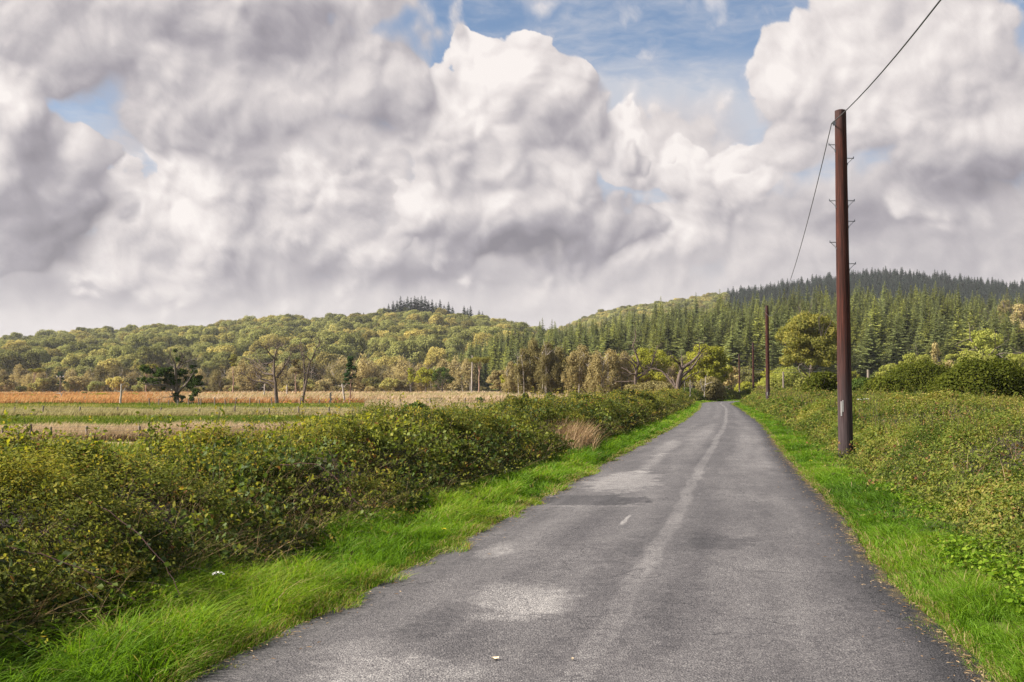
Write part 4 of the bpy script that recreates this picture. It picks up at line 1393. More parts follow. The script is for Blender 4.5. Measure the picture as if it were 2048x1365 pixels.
for i, (px, Y, top, w, lb) in enumerate(wl):
    make_tree('willow_bush', px, Y, top, w, 'oak' if i == 3 else 'willow', 'bark', lb, 'bush', None, 500 + i, 'bush', .13, 44, .1, lobes=34)
sb = [(1575, 185, 738, 110, 'lime', 'pale yellow scrub willow behind the second pole'), (1530, 150, 772, 44, 'brownbirch', 'brown twiggy bush between the second and third poles'),
      (1100, 112, 787, 32, 'oak', 'round dark green bush in the reeds before the dark birches'), (1050, 108, 785, 20, 'oak', 'small pointed green bush left of the round dark bush'),
      (1300, 108, 766, 120, 'brownbirch', 'dark brown-green thicket at the foot of the crooked dead oak'), (1496, 200, 766, 60, 'gold', 'yellow-green bush behind the third pole'),
      (1440, 150, 778, 50, 'willow', 'low bush on the outer side of the road bend'), (1405, 138, 782, 40, 'brownbirch', 'russet low bush left of the road bend'),
      (112, 122, 794, 24, 'oak', 'small dark bush beside the grey snag group'), (85, 130, 796, 34, 'willow', 'flat dark bush left of the small one in the orange grass'),
      (200, 170, 788, 44, 'gold', 'yellow-green rounded bush in the orange grass left of the oak'), (186, 122, 797, 16, 'oak', 'tiny upright green bush in the orange grass'),
      (270, 200, 787, 16, 'gold', 'yellow tuft of gorse left of the field oak'), (170, 230, 785, 18, 'oak', 'dark speck of bush far out in the orange grass'), (430, 190, 787, 36, 'gold', 'low yellow gorse right of the field oak'),
      (30, 180, 790, 20, 'gold', 'yellow gorse tuft at the far left'), (65, 170, 790, 22, 'gold', 'yellow gorse tuft beside the leftmost one'),
      (730, 112, 798, 34, 'oak', 'low dark bush right of the small pine'), (960, 108, 796, 24, 'oak', 'dark bush in the reeds below the flat topped pine'), (870, 104, 797, 60, 'willow', 'long low thicket in the reeds'),
      (830, 60, 806, 60, 'oak', 'dark green bramble clump in the near reeds')]
for i, (px, Y, top, w, lm, lb) in enumerate(sb):
    make_tree('low_bush', px, Y, top, w, lm, 'bark', lb, 'bush', None, 600 + i, 'bush', .13 + Y * .0011, 14 if Y < 130 else 7, .1, lobes=14)


# snags
def snag(name, px, Y, top, rpx, label, lean=0.0, seed=0):
    rng = np.random.default_rng(seed)
    b = at(px, HORIZ, Y); H = at(px, top, Y)[2]
    P = wiggle(rng, np.array([[0, 0, -.2], [lean * .5, .05, H * .5], [lean, 0, H]]), .02, 4)
    g = Geo(); k = Y / FPX
    V, Q = tube(P, np.linspace(rpx * k, rpx * k * .6, len(P)), 7); g.add(V, Q)
    for q in range(4):
        i = rng.integers(len(P) // 2, len(P)); d = rng.normal(size=3) * .35; d[2] = abs(d[2])
        V, Q = tube(np.array([P[i], P[i] + d]), [.04, .015], 4); g.add(V, Q)
    T = g.obj(name, M['palewood'], smooth=True, loc=(b[0], Y, 0))
    return tag(T, label, 'dead trunk')


snag('snag', 241, 100, 768, 2.4, 'lone bleached broken trunk left of the leafy oak', .1, 1)
snag('snag', 691, 104, 768, 2.6, 'leaning bleached trunk touching the small pine', -.35, 2)
snag('snag', 661, 101, 786, 2.6, 'short grey trunk stump left of the small pine', .0, 3)
snag('snag', 123, 118, 788, 1.6, 'thin grey stump among the bushes at the far left', .0, 4)
snag('snag', 66, 108, 805, 2.0, 'reddish rotten stump in the orange grass', 0, 5)
snag('snag', 167, 108, 802, 1.6, 'dark short stump in the orange grass', 0, 6)
snag('snag', 943, 240, 712, 1.8, 'tall bare pine trunk beside the flat topped pine', .2, 7)
snag('snag', 528, 150, 768, 1.8, 'pale trunk behind the limbs of the bare dead oak', .1, 8)
snag('snag', 574, 170, 770, 1.6, 'pale trunk between the two bare dead trees', 0, 9)
snag('snag', 1044, 150, 730, 2.0, 'grey trunk at the left foot of the dark birch clump', -.2, 10)

# ------------------------------------------------------------------ poles and wires
def pole_material():
    m, t, o = new_mat('creosoted_pole_wood')
    tc = t.node('ShaderNodeTexCoord')
    ob = tc.outputs['Object']
    v = t.vm('MULTIPLY', ob, (1, 1, 0.035))
    n = t.noise(v, 34, 6, 0.72, 0.25)
    n2 = t.noise(t.vm('MULTIPLY', ob, (1, 1, .25)), 7, 4, .6)
    z = t.sep(ob)[2]
    red = t.ramp(n, [(.28, (.009, .005, .0045)), (.48, (.036, .013, .010)), (.60, (.070, .022, .015)), (.75, (.13, .060, .045))])
    grey = t.ramp(n, [(.3, (.018, .012, .013)), (.7, (.075, .055, .056))])
    low = t.ss(t.m('MULTIPLY_ADD', n2, 3.4, z), 5.2, 2.2)
    low = t.m('MAXIMUM', low, t.ss(z, 7.4, 8.1, 0, .5))
    col = t.mix(low, red, grey)
    col = t.mix(t.m('MULTIPLY', t.ss(n2, .62, .75), .6), col, (.045, .02, .018))
    p = t.node('ShaderNodeBsdfPrincipled')
    t.put(p.inputs['Base Color'], col)
    p.inputs['Roughness'].default_value = 0.85
    p.inputs['Specular IOR Level'].default_value = 0.15
    b = t.node('ShaderNodeBump'); b.inputs['Strength'].default_value = .7; b.inputs['Distance'].default_value = .012
    t.put(b.inputs['Height'], n); t.l.new(b.outputs[0], p.inputs['Normal'])
    t.l.new(p.outputs[0], o.inputs[0])
    return m


M['pole'] = pole_material()
LINE = np.array([at(1692, 925, 23)[0], 23.0])
DIRV = np.array([.2235, 1.0]); DIRU = DIRV / np.linalg.norm(DIRV)


def pole_xy(Y):
    return np.array([LINE[0] + DIRV[0] * (Y - 23), Y])


def make_pole(label):
    xy = pole_xy(23.0)
    T = thing('telegraph_pole', (xy[0], xy[1], 0), label, 'telegraph pole', 'wooden poles along the road')
    g = Geo()
    H = at(1678, 222, 23)[2]
    zz = np.linspace(-.3, H, 26)
    R = np.interp(zz, [0, H], [.168, .128])
    rng = np.random.default_rng(3)
    P = np.stack([np.cumsum(rng.normal(size=26)) * .0015, np.cumsum(rng.normal(size=26)) * .0015, zz], 1)
    V, Q = tube(P, R, 20)
    g.add(V, Q)
    n = 20
    c = P[-1] + [0, 0, .03]
    top = V[-n:]
    mid = top * .6 + P[-1] * .4 + [0, 0, .02]
    VV = np.vstack([top, mid, c[None]])
    QQ = [[i, (i + 1) % n, n + (i + 1) % n, n + i] for i in range(n)]
    TT = [[n + i, n + (i + 1) % n, 2 * n] for i in range(n)]
    g.add(VV, QQ, TT)
    g.obj('shaft', M['pole'], T, smooth=True)
    # climbing steps
    for side, py in ((-1, 290), (1, 317), (-1, 402), (1, 402), (1, 443), (-1, 485), (1, 528)):
        z = at(1690, py, 23)[2]
        r = np.interp(z, [0, H], [.165, .135]) - .01
        gs = Geo()
        x0, x1 = side * r, side * (r + .155)
        V, Q = tube(np.array([[x0, 0, z], [x1, 0, z]]), .009, 6); gs.add(V, Q)
        V, Q = tube(np.array([[x1, 0, z - .015], [x1, 0, z + .04]]), .010, 6); gs.add(V, Q)
        V, Q = box((x0 + side * .008, 0, z - .14), .02, .05, .05); gs.add(V, Q)
        st = gs.obj('step', M['steel'], T)
        gs = Geo(); V, Q = tube(np.array([[x0, 0, z - .14], [x1 - side * .02, 0, z - .008]]), .006, 6); gs.add(V, Q)
        gs.obj('brace', M['steel'], st)
    gs = Geo()
    zt = at(1667, 247, 23)[2]
    V, Q = box((-.150, 0, zt), .05, .05, .10); gs.add(V, Q)
    V, Q = tube(np.array([[-.14, 0, zt], [-.21, 0, zt]]), .014, 6); gs.add(V, Q)
    gs.obj('wire_bracket', M['steel'], T)
    gl = Geo()
    z0, z1 = at(1686, 832, 23)[2], at(1686, 803, 23)[2]
    V, Q = box((-.125, -.118, (z0 + z1) / 2), .022, .012, z1 - z0); gl.add(V, Q)
    V, Q = box((-.095, -.142, (z0 + z1) / 2 + .06), .012, .010, (z1 - z0) * .8); gl.add(V, Q)
    gl.obj('cable_guard', M['white'], T)
    return T, zt


T1, ZT = make_pole('nearest and tallest reddish brown pole with climbing steps, standing on the right verge')
for Y, lb in ((78, 'second reddish brown pole, half sunk in the hedge'), (141, 'third pole, thin and brown, by the bend'), (191, 'farthest and smallest pole of the roadside row')):
    xy = pole_xy(Y) - np.array([1.8 if Y > 180 else 0.0, 0])
    c = copy_tree(T1, (*xy, 0), 1.0, 0.3 * (Y / 100), lb, 'wooden poles along the road')


def wire(p0, p1, z0, z1, sag, rad, label, n=40):
    t = np.linspace(0, 1, n)
    P = np.stack([p0[0] + (p1[0] - p0[0]) * t, p0[1] + (p1[1] - p0[1]) * t, z0 + (z1 - z0) * t - 4 * sag * t * (1 - t)], 1)
    g = Geo(); V, Q = tube(P, rad, 6); g.add(V, Q)
    return tag(g.obj('overhead_wire', M['cable'], smooth=True), label, 'overhead wire', 'overhead wires between the poles')


off = np.array([-.21, 0])
wire(pole_xy(-32) + off + np.array([.95, 0]), pole_xy(23) + off, ZT, ZT, 2.35, .011, 'wire climbing from the nearest pole out of the top of the view')
wire(pole_xy(23) + off, pole_xy(78) + off, ZT, ZT - .1, 1.9, .010, 'sagging wire from the nearest pole down to the second pole')
wire(pole_xy(78) + off, pole_xy(141) + off, ZT, ZT, 1.6, .010, 'wire between the second and the third pole')
wire(pole_xy(141) + off, pole_xy(191) + off - np.array([1.8, 0]), ZT, ZT, 1.6, .012, 'wire between the third and the farthest pole')


def field_pole(px, Y, top, bot, label, insul=0):
    b = at(px, HORIZ, Y); H = at(px, top, Y)[2]
    T = thing('utility_pole', (b[0], Y, 0), label, 'pole')
    g = Geo(); V, Q = tube(np.array([[0, 0, -.2], [0, 0, H / 2], [0, 0, H]]), [.17, .15, .12], 8); g.add(V, Q)
    g.obj('shaft', M['post'], T, smooth=True)
    if insul:
        g = Geo(); V, Q = box((0, 0, H - .15), 2.0, .12, .12); g.add(V, Q); g.obj('crossarm', M['post'], T)
        for k in (-.9, 0, .9):
            g = Geo(); V, Q = tube(np.array([[k, 0, H - .1], [k, 0, H + .12], [k, 0, H + .3]]), [.11, .14, .08], 8); g.add(V, Q); g.obj('insulator', M['white'], T)


field_pole(120, 290, 754, 781, 'far wooden pole with three white insulators at the left', 1)
field_pole(1737, 95, 740, 760, 'short brown pole between the bushes right of the nearest pole')
field_pole(1567, 150, 744, 765, 'short pale pole behind the second roadside pole')
for z, nm in ((4.6, 'upper thin wire crossing in front of the spruces'), (4.1, 'lower thin wire crossing in front of the spruces')):
    p0 = np.array([at(1478, 745, 185)[0], 185.0]); p1 = np.array([at(1690, 745, 130)[0], 130.0])
    wire(p0, p1, z + .6, z, .25, .012, nm)


# ------------------------------------------------------------------ fences
def fence(pts, h, label, spacing_px=None):
    T = thing('wire_fence', (pts[0][0], pts[0][1], 0), label, 'fence')
    rng = np.random.default_rng(int(pts[0][1]))
    base = np.array([pts[0][0], pts[0][1], 0])
    tops = []
    r = .038 + pts[0][1] * .00018
    for (x, y) in pts:
        g = Geo(); hh = h * rng.uniform(.72, 1.04); ln = rng.normal(size=2) * .05
        p = np.array([x, y, 0]) - base
        V, Q = tube(np.array([p + [0, 0, -.2], p + [ln[0], ln[1], hh - .01], p + [ln[0], ln[1], hh]]), [r, r, r * .6], 7); g.add(V, Q)
        n = 7
        g.add(V[-n:], T=[[0, i, i + 1] for i in range(1, n - 1)])
        g.obj('post', M['post'], T)
        tops.append(p + [0, 0, hh])
    tops = np.array(tops)
    for f in (.95, .7, .45):
        g = Geo(); Pw = tops.copy(); Pw[:, 2] *= f
        V, Q = tube(Pw, .003 + pts[0][1] * .00003, 4); g.add(V, Q); g.obj('strand', M['wire'], T)
    return T


def row(pxs, Y0, slope=0.0):
    return [(at(p, HORIZ, Y0)[0], Y0 + slope * (at(p, HORIZ, Y0)[0])) for p in pxs]


fence(row([-90, 12, 65, 105, 175, 281, 392, 499, 610, 720], 32), .55, 'nearest fence of weathered posts along the straw grass strip')
fence([(at(127, HORIZ, 22)[0], 22.0), (at(-60, HORIZ, 24)[0], 24.0)], .68, 'single stretch of fence with one post showing above the left hedge')
fence(row([-60, 30, 86, 160, 236, 320, 400, 470, 540, 598, 660, 740, 810, 905], 61), .62, 'middle fence of thin posts along the farther straw strip')
fence(row([300, 318, 338, 356, 378, 398, 402, 430, 452, 470, 500, 520, 545, 600, 640, 700, 760, 800, 860, 930, 1000], 92), .85, 'farthest fence of pale posts running past the field trees')

# ------------------------------------------------------------------ hedges
def sample_len(curve, s0, s1, fn, rng):
    """positions along a curve with fn(dist) items per metre"""
    S = np.arange(s0, s1, 1.0)
    P, _ = curve.at(S + .5)
    d = np.maximum(np.linalg.norm(P, axis=1), 4.0)
    n = np.maximum(fn(d), 0).astype(int)
    return np.repeat(S, n) + rng.random(n.sum())


def hedge_part(g, rng, curve, s0, s1, prof, mult, cover, lf, amp=.2, hscale=None, vfun=None, seed=0, inward=.10, nscale=1.3, minl=.0, mi=0):
    """leaves over a bumpy cross-section prof [(offset, height)]"""
    prof = np.array(prof, float)
    seg = np.linalg.norm(np.diff(prof, axis=0), axis=1); per = seg.sum()
    cs = np.concatenate([[0], np.cumsum(seg)])
    s = sample_len(curve, s0, s1, lambda d: cover * per / (.30 * lf(d) ** 2) * mult, rng)
    n = len(s)
    q = rng.random(n) * per
    o = np.interp(q, cs, prof[:, 0]); z = np.interp(q, cs, prof[:, 1])
    k = np.clip(np.searchsorted(cs, q) - 1, 0, len(seg) - 1)
    dv = np.diff(prof, axis=0)[k] / seg[k][:, None]
    no, nz = -dv[:, 1], dv[:, 0]
    P, N = curve.at(s)
    hs = 1.0
    if hscale is not None:
        hs = hscale(s, P)
    z = z * hs
    X = P + N * o[:, None]
    C = np.c_[X, z]
    nrm = np.c_[N * no[:, None], nz]
    nn = vnoise(C, nscale, seed, 3) - .5
    n2 = vnoise(C, nscale * .33, seed + 5, 2) - .5
    disp = amp * 3.2 * nn * np.clip(z * 2, .2, 1) + amp * 2.6 * n2 * np.clip(z, 0, 1) - rng.exponential(inward, n) + .05 * rng.normal(size=n)
    C = C + nrm * disp[:, None]
    C[:, 2] = np.maximum(C[:, 2], .02)
    d = np.maximum(np.linalg.norm(P, axis=1), 4)
    gap = vnoise(C, nscale * 2.2, seed + 21, 2)
    kp = rng.random(n) < np.clip((gap - .28) * 5, .12 if seed == 7 else .4, 1)
    C, nrm, disp, d, n = C[kp], nrm[kp], disp[kp], d[kp], int(kp.sum())
    L = lf(d) * (.50 + 1.1 * rng.random(n) ** 1.8) * (.62 + .95 * np.clip((vnoise(C, .65, seed + 61, 2) - .2) * 1.5, 0, 1))
    a = vfun(C, rng, disp) if vfun else rng.random(n)
    V, Q, A = leaves(rng, C, L, nrm, up=.25, aspect=.62, a=np.clip(a, 0, 1))
    g.add(V, Q, a=A, m=mi)
    return C


def hedge_v(seed, shift=0.0):
    def f(C, rng, disp):
        big = vnoise(C, .45, seed, 2); sm = vnoise(C, 2.2, seed + 3, 2)
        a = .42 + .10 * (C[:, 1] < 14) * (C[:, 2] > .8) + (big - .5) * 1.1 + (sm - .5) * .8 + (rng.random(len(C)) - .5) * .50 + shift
        if seed == 21:
            kind = vnoise(C, .55, 91, 1)
            a = a + np.where(kind > .62, -.26, 0) + np.where(kind < .30, .16, 0)
        hot = rng.random(len(C)) < .065
        a = np.where(hot, .84 + .16 * rng.random(len(C)), np.minimum(a, .84))
        return a
    return f


def core(g, curve, s0, s1, prof, inset, hscale=None, seed=0, mi=0):  # dark sheet added inside the hedge to block light behind the leaves
    prof = np.array(prof, float).copy()
    mid = np.array([prof[:, 0].mean(), .3])
    prof = mid + (prof - mid) * inset
    prof[:, 1] = np.maximum(prof[:, 1], -.05)
    prof[0, 1] = prof[-1, 1] = -.1
    S = np.arange(s0, s1, .5); P, N = curve.at(S)
    hs = np.ones(len(S)) if hscale is None else hscale(S, P)
    hs = np.broadcast_to(hs, (len(S),))
    K = len(prof)
    V = np.zeros((len(S), K, 3))
    for i in range(K):
        V[:, i, :2] = P + N * prof[i, 0]
        V[:, i, 2] = prof[i, 1] * hs
    W = V.reshape(-1, 3)
    W = W + ((np.stack([vnoise(W, 1.4, seed + q, 2) for q in range(3)], 1) - .5) * .3)
    i = np.arange(len(S) - 1)[:, None] * K; j = np.arange(K - 1)[None]
    g.add(W, np.stack([i + j, i + j + 1, i + K + j + 1, i + K + j], -1).reshape(-1, 4), m=mi)


def sprigs(gl, gt, rng, curve, s0, s1, omin, omax, z, n_per_m, Lr, lf, hscale=None, vshift=0.1, seed=0, fwd=0.0):
    """shoots standing out of the top with small leaves up the stem"""
    s = sample_len(curve, s0, s1, n_per_m, rng)
    P, N = curve.at(s)
    hs = np.ones(len(s)) if hscale is None else np.broadcast_to(hscale(s, P), (len(s),))
    o = rng.uniform(omin, omax, len(s))
    B = np.c_[P + N * o[:, None], z * hs - .12]
    d = np.maximum(np.linalg.norm(P, axis=1), 4)
    Ln = rng.uniform(Lr[0], Lr[1], len(s))
    D = np.c_[rng.normal(size=(len(s), 2)) * .28, np.ones(len(s))]
    D = unit(D)
    wd = np.maximum(.004, d * .00045)
    V, Q, A = blades(rng, B, Ln, wd, D[:, :2] * 1.0, .1 * rng.random(len(s)), 3)
    gt.add(V, Q, a=A)
    m = 9
    t = rng.random((len(s), m))
    C = B[:, None] + np.concatenate([D[:, None, :2] * (t ** 1.8)[..., None], t[..., None]], -1) * Ln[:, None, None]
    C = C.reshape(-1, 3) + rng.normal(size=(len(s) * m, 3)) * np.repeat(.012 + d * .0004, m)[:, None]
    L = np.repeat(lf(d), m) * (.5 + .6 * rng.random(len(s) * m))
    a = np.clip(.55 + vshift + .28 * rng.normal(size=len(C)) * .6 + np.repeat(rng.normal(size=len(s)) * .12, m), 0, .9)
    V, Q, A = leaves(rng, C, L, None, up=.3, aspect=.6, a=a)
    gl.add(V, Q, a=A)


lfn = lambda d: .026 + .00105 * d


def hs_left(s, P):
    return 1.0 + .15 * (vnoise(np.c_[P, np.zeros(len(P))], .30, 44, 2) - .5) * 2 + np.interp(P[:, 1], [6, 14, 30, 70, 100, 112], [-.20, -.14, -.04, 0, .08, .12])


def shoots(gl, gt, rng, curve, s0, s1, prof, n_per_m, Lr, lf, hscale, vsh=0.0, leafn=11, out=.9):
    """arching shoots leaning out of the hedge, each with leaves of one tone"""
    s = sample_len(curve, s0, s1, n_per_m, rng)
    n = len(s)
    P, N = curve.at(s)
    pr = np.array(prof)
    q = rng.random(n) ** 1.2
    cs = np.linspace(0, 1, len(pr))
    o = np.interp(q, cs, pr[:, 0]); z = np.interp(q, cs, pr[:, 1]) * hscale(s, P)
    B = np.c_[P + N * o[:, None], np.maximum(z - .08, .02)]
    d = np.maximum(np.linalg.norm(P, axis=1), 4)
    Ln = rng.uniform(Lr[0], Lr[1], n)
    dirh = -N * out * np.clip(1 - q * 1.3, -.6, 1)[:, None] + rng.normal(size=(n, 2)) * .55
    zu = rng.uniform(.25, 1.0, n)
    k = np.linspace(0, 1, 6)
    C = B[:, None] + np.concatenate([dirh[:, None] * k[None, :, None], (zu[:, None] * k - (.35 + .5 * rng.random((n, 1))) * k ** 2)[..., None]], -1) * Ln[:, None, None]
    w = np.maximum(.004, d * .0004)[:, None, None] * .5
    sd_ = unit(np.c_[-dirh[:, 1], dirh[:, 0], np.zeros(n)])[:, None]
    V = np.stack([C - sd_ * w, C + sd_ * w], 2).reshape(-1, 3)
    i = np.arange(n)[:, None] * 12 + np.arange(5)[None] * 2
    gt.add(V, np.stack([i, i + 1, i + 3, i + 2], -1).reshape(-1, 4))
    t = .15 + .85 * rng.random((n, leafn)); f = t * 5; a0 = np.clip(f.astype(int), 0, 4); fr = (f - a0)[..., None]
    I = np.arange(n)[:, None]
    L = C[I, a0] * (1 - fr) + C[I, a0 + 1] * fr
    L = L.reshape(-1, 3) + rng.normal(size=(n * leafn, 3)) * np.repeat(.014 + d * .0005, leafn)[:, None]
    size = np.repeat(lf(d) * rng.uniform(.7, 1.5, n), leafn) * (.7 + .5 * rng.random(n * leafn))
    tone = np.repeat(np.clip(rng.normal(.50, .22, n) + vsh, .05, .92), leafn)
    a = np.clip(tone + rng.normal(size=n * leafn) * .06, 0, 1)
    V, Q, A = leaves(rng, L, size, None, up=.45, aspect=.62, a=a)
    gl.add(V, Q, a=A)


def build_left_hedge():
    rng = np.random.default_rng(900)
    T = thing('hedge', (float(xl(12)) - 3, 12, 0), 'bramble and hawthorn hedge running along the left side of the road', 'hedge')
    off_ = np.array([T.location[0], T.location[1], 0])
    s0, s1 = CL.s_of_y(1.0), CL.s_of_y(113)
    prof = [(1.20, .02), (1.25, .35), (1.6, .75), (2.1, 1.08), (2.7, 1.2), (3.5, 1.2), (3.9, .95), (4.1, .4)]
    g = Geo()
    hedge_part(g, rng, CL, s0, s1, prof, 1.0, 2.5, lfn, .32, hs_left, hedge_v(11), 7, .10)
    gt = Geo()
    core(gt, CL, s0, s1, prof, .70, hs_left, 3)
    sprigs(g, gt, rng, CL, s0, s1, 2.0, 3.8, 1.2, lambda d: np.clip(620 / d, 5, 70), (.12, .44), lfn, hs_left, .12)
    sprigs(g, gt, rng, CL, s0, s1, 1.9, 3.7, 1.2, lambda d: np.clip(190 / d, .8, 22), (.30, .72), lambda d: .034 + .0012 * d, hs_left, .26)
    shoots(g, gt, rng, CL, s0, s1, prof, lambda d: np.clip(1500 / d, 12, 170), (.20, .60), lambda d: .030 + .0011 * d, hs_left, .02)
    # low twiggy dead stuff in the skirt
    s = sample_len(CL, s0, s1, lambda d: np.clip(2600 / d, 12, 380), rng)
    P, N = CL.at(s); o = rng.uniform(1.15, 2.1, len(s))
    B = np.c_[P + N * o[:, None], np.clip((o - 1.3) * .8, 0, .6) * rng.random(len(s))]
    d = np.linalg.norm(P, axis=1)
    V, Q, A = blades(rng, B, rng.uniform(.2, .65, len(s)), np.maximum(.004, d * .0005), rng.normal(size=(len(s), 2)) * .5 - N * .3, .35 * rng.random(len(s)), 4)
    gd = Geo(); gd.add(V, Q, a=A)
    for gg in (g, gt, gd):
        gg.V = [v - off_.astype(np.float32) for v in gg.V]
    g.obj('foliage', M['hedge'], T)
    gd.obj('dead_stalks', M['drygrass'], T)
    # broad bramble leaves in clumps on the near part
    gb = Geo()
    s = sample_len(CL, s0, CL.s_of_y(40), lambda d: np.clip(8000 / d, 60, 1000), rng)
    P, N = CL.at(s)
    q = rng.random(len(s))
    pr = np.array(prof); cs = np.linspace(0, 1, len(pr))
    o = np.interp(q, cs, pr[:, 0]); z = np.interp(q, cs, pr[:, 1])
    C = np.c_[P + N * o[:, None], z * hs_left(s, P) + .02]
    C[:, :2] -= N * .05
    keep = vnoise(C, .9, 31, 2) > .44
    C = C[keep]; dd = np.linalg.norm(C[:, :2], axis=1)
    C += rng.normal(size=C.shape) * .06
    aa = np.clip(.3 * rng.random(len(C)) + 1.3 * (vnoise(C, .35, 71, 1) - .35) + .3 * (C[:, 2] - .7), 0, 1)
    V, Q, A = leaves(rng, C, .062 + .0011 * dd, None, up=.7, aspect=.85, a=aa)
    gb.add(V - off_, Q, a=A)
    gb.obj('bramble_leaves', M['bramble'], T)
    # bright climbing sprays standing above the top at the near end
    gc = Geo()
    for (px, py0, py1, Y, nst) in ((38, 845, 960, 8.6, 9), (70, 870, 950, 8.9, 6), (15, 880, 1000, 8.2, 7), (325, 838, 930, 10.6, 7), (300, 850, 930, 10.4, 5), (375, 850, 925, 11.2, 5), (185, 880, 950, 9.4, 5),
                                   (440, 838, 900, 12.0, 4), (500, 850, 905, 12.8, 5), (560, 846, 890, 14.0, 4), (660, 838, 875, 17, 4)):
        top = np.array(at(px, py0, Y)); bot = np.array(at(px, py1, Y))
        for q in range(nst):
            b = bot + rng.normal(size=3) * [.12, .12, .03]; tp = top + rng.normal(size=3) * [.10, .10, .07]
            Pc = wiggle(rng, np.array([b, (b + tp) / 2 + rng.normal(size=3) * .04, tp]), .008, 4)
            V, Q = tube(Pc - off_, np.linspace(.003, .0015, len(Pc)), 4); gt.add(V + 0 * V, Q)
            m_ = 22; tt = rng.integers(0, len(Pc), m_)
            C = Pc[tt] - off_ + rng.normal(size=(m_, 3)) * .028
            V, Q, A = leaves(rng, C, .030 + .026 * rng.random(m_), None, up=.3, aspect=.75, a=np.clip(rng.normal(.78, .14, m_), .3, 1)); gc.add(V, Q, a=A)
    gc.obj('climbing_sprays', M['bramble'], T)
    gt.obj('stems_and_core', M['twig'], T)
    # arching canes
    CY = [(7.6, 6.9), (6.6, 6.3), (13.2, 12.6), (10.5, 9.4)]
    for k, (pts, ) in enumerate([([(130, 985), (200, 1010), (280, 1070), (330, 1130), (360, 1190)],), ([(5, 1090), (80, 1110), (180, 1145), (270, 1200)],), 
                                 ([(830, 985), (860, 1010), (880, 1040)],), ([(560, 930), (640, 925), (700, 985), (735, 1040)],)]):
        Pc = []
        for (px, py) in pts:
            Yc = 6.9 + .9 * k if k < 3 else (11 if k == 3 else 12.5)
            q = at(px, py, Yc - .5 * len(Pc) * .4)
            Pc.append(at(px, py, CY[k][0] + (CY[k][1] - CY[k][0]) * len(Pc) / 4.0))
        Pc = wiggle(rng, np.array(Pc), .006, 4)
        g2 = Geo(); V, Q = tube(Pc - off_, np.linspace(.0045, .0025, len(Pc)), 5); g2.add(V, Q)
        t = rng.integers(0, len(Pc), 26)
        V, Q, A = leaves(rng, Pc[t] - off_ + rng.normal(size=(26, 3)) * .03, .05, None, up=.6, aspect=.85, a=rng.random(26) * .7)
        cn = g2.obj('bramble_cane', M['canebark'], T)
        g3 = Geo(); g3.add(V, Q, a=A); g3.obj('leaves', M['bramble'], cn)
    # blackberry clusters and brown seed heads
    for k, (px, py, Y) in enumerate([(142, 915, 9.4), (150, 938, 9.3), (232, 930, 9.6), (224, 940, 9.6), (297, 942, 9.8), (195, 966, 9.2), (215, 968, 9.2), (450, 955, 11), (460, 958, 11), (620, 915, 13), (655, 912, 13.3),
                                     (890, 855, 19), (1018, 832, 27), (1020, 842, 27), (700, 985, 11.8), (1055, 861, 26)]):
        c = np.array(at(px, py, Y))
        g2 = Geo()
        for q in range(26):
            cc = c + rng.normal(size=3) * np.array([.02, .02, .045])
            V, Q = tube(np.array([cc - [0, 0, .008], cc, cc + [0, 0, .008]]), [.004, .009, .004], 5)
            g2.add(V - off_, Q)
        g2.obj('blackberry_cluster', M['umbel'] if k % 3 == 2 else M['berry'], T)


build_left_hedge()


def hs_right(s, P):
    return 1.0 + .30 * (vnoise(np.c_[P, np.zeros(len(P))], .30, 54, 2) - .5) * 2 + np.interp(P[:, 1], [6, 20, 45, 110], [-.05, .0, .16, .22])


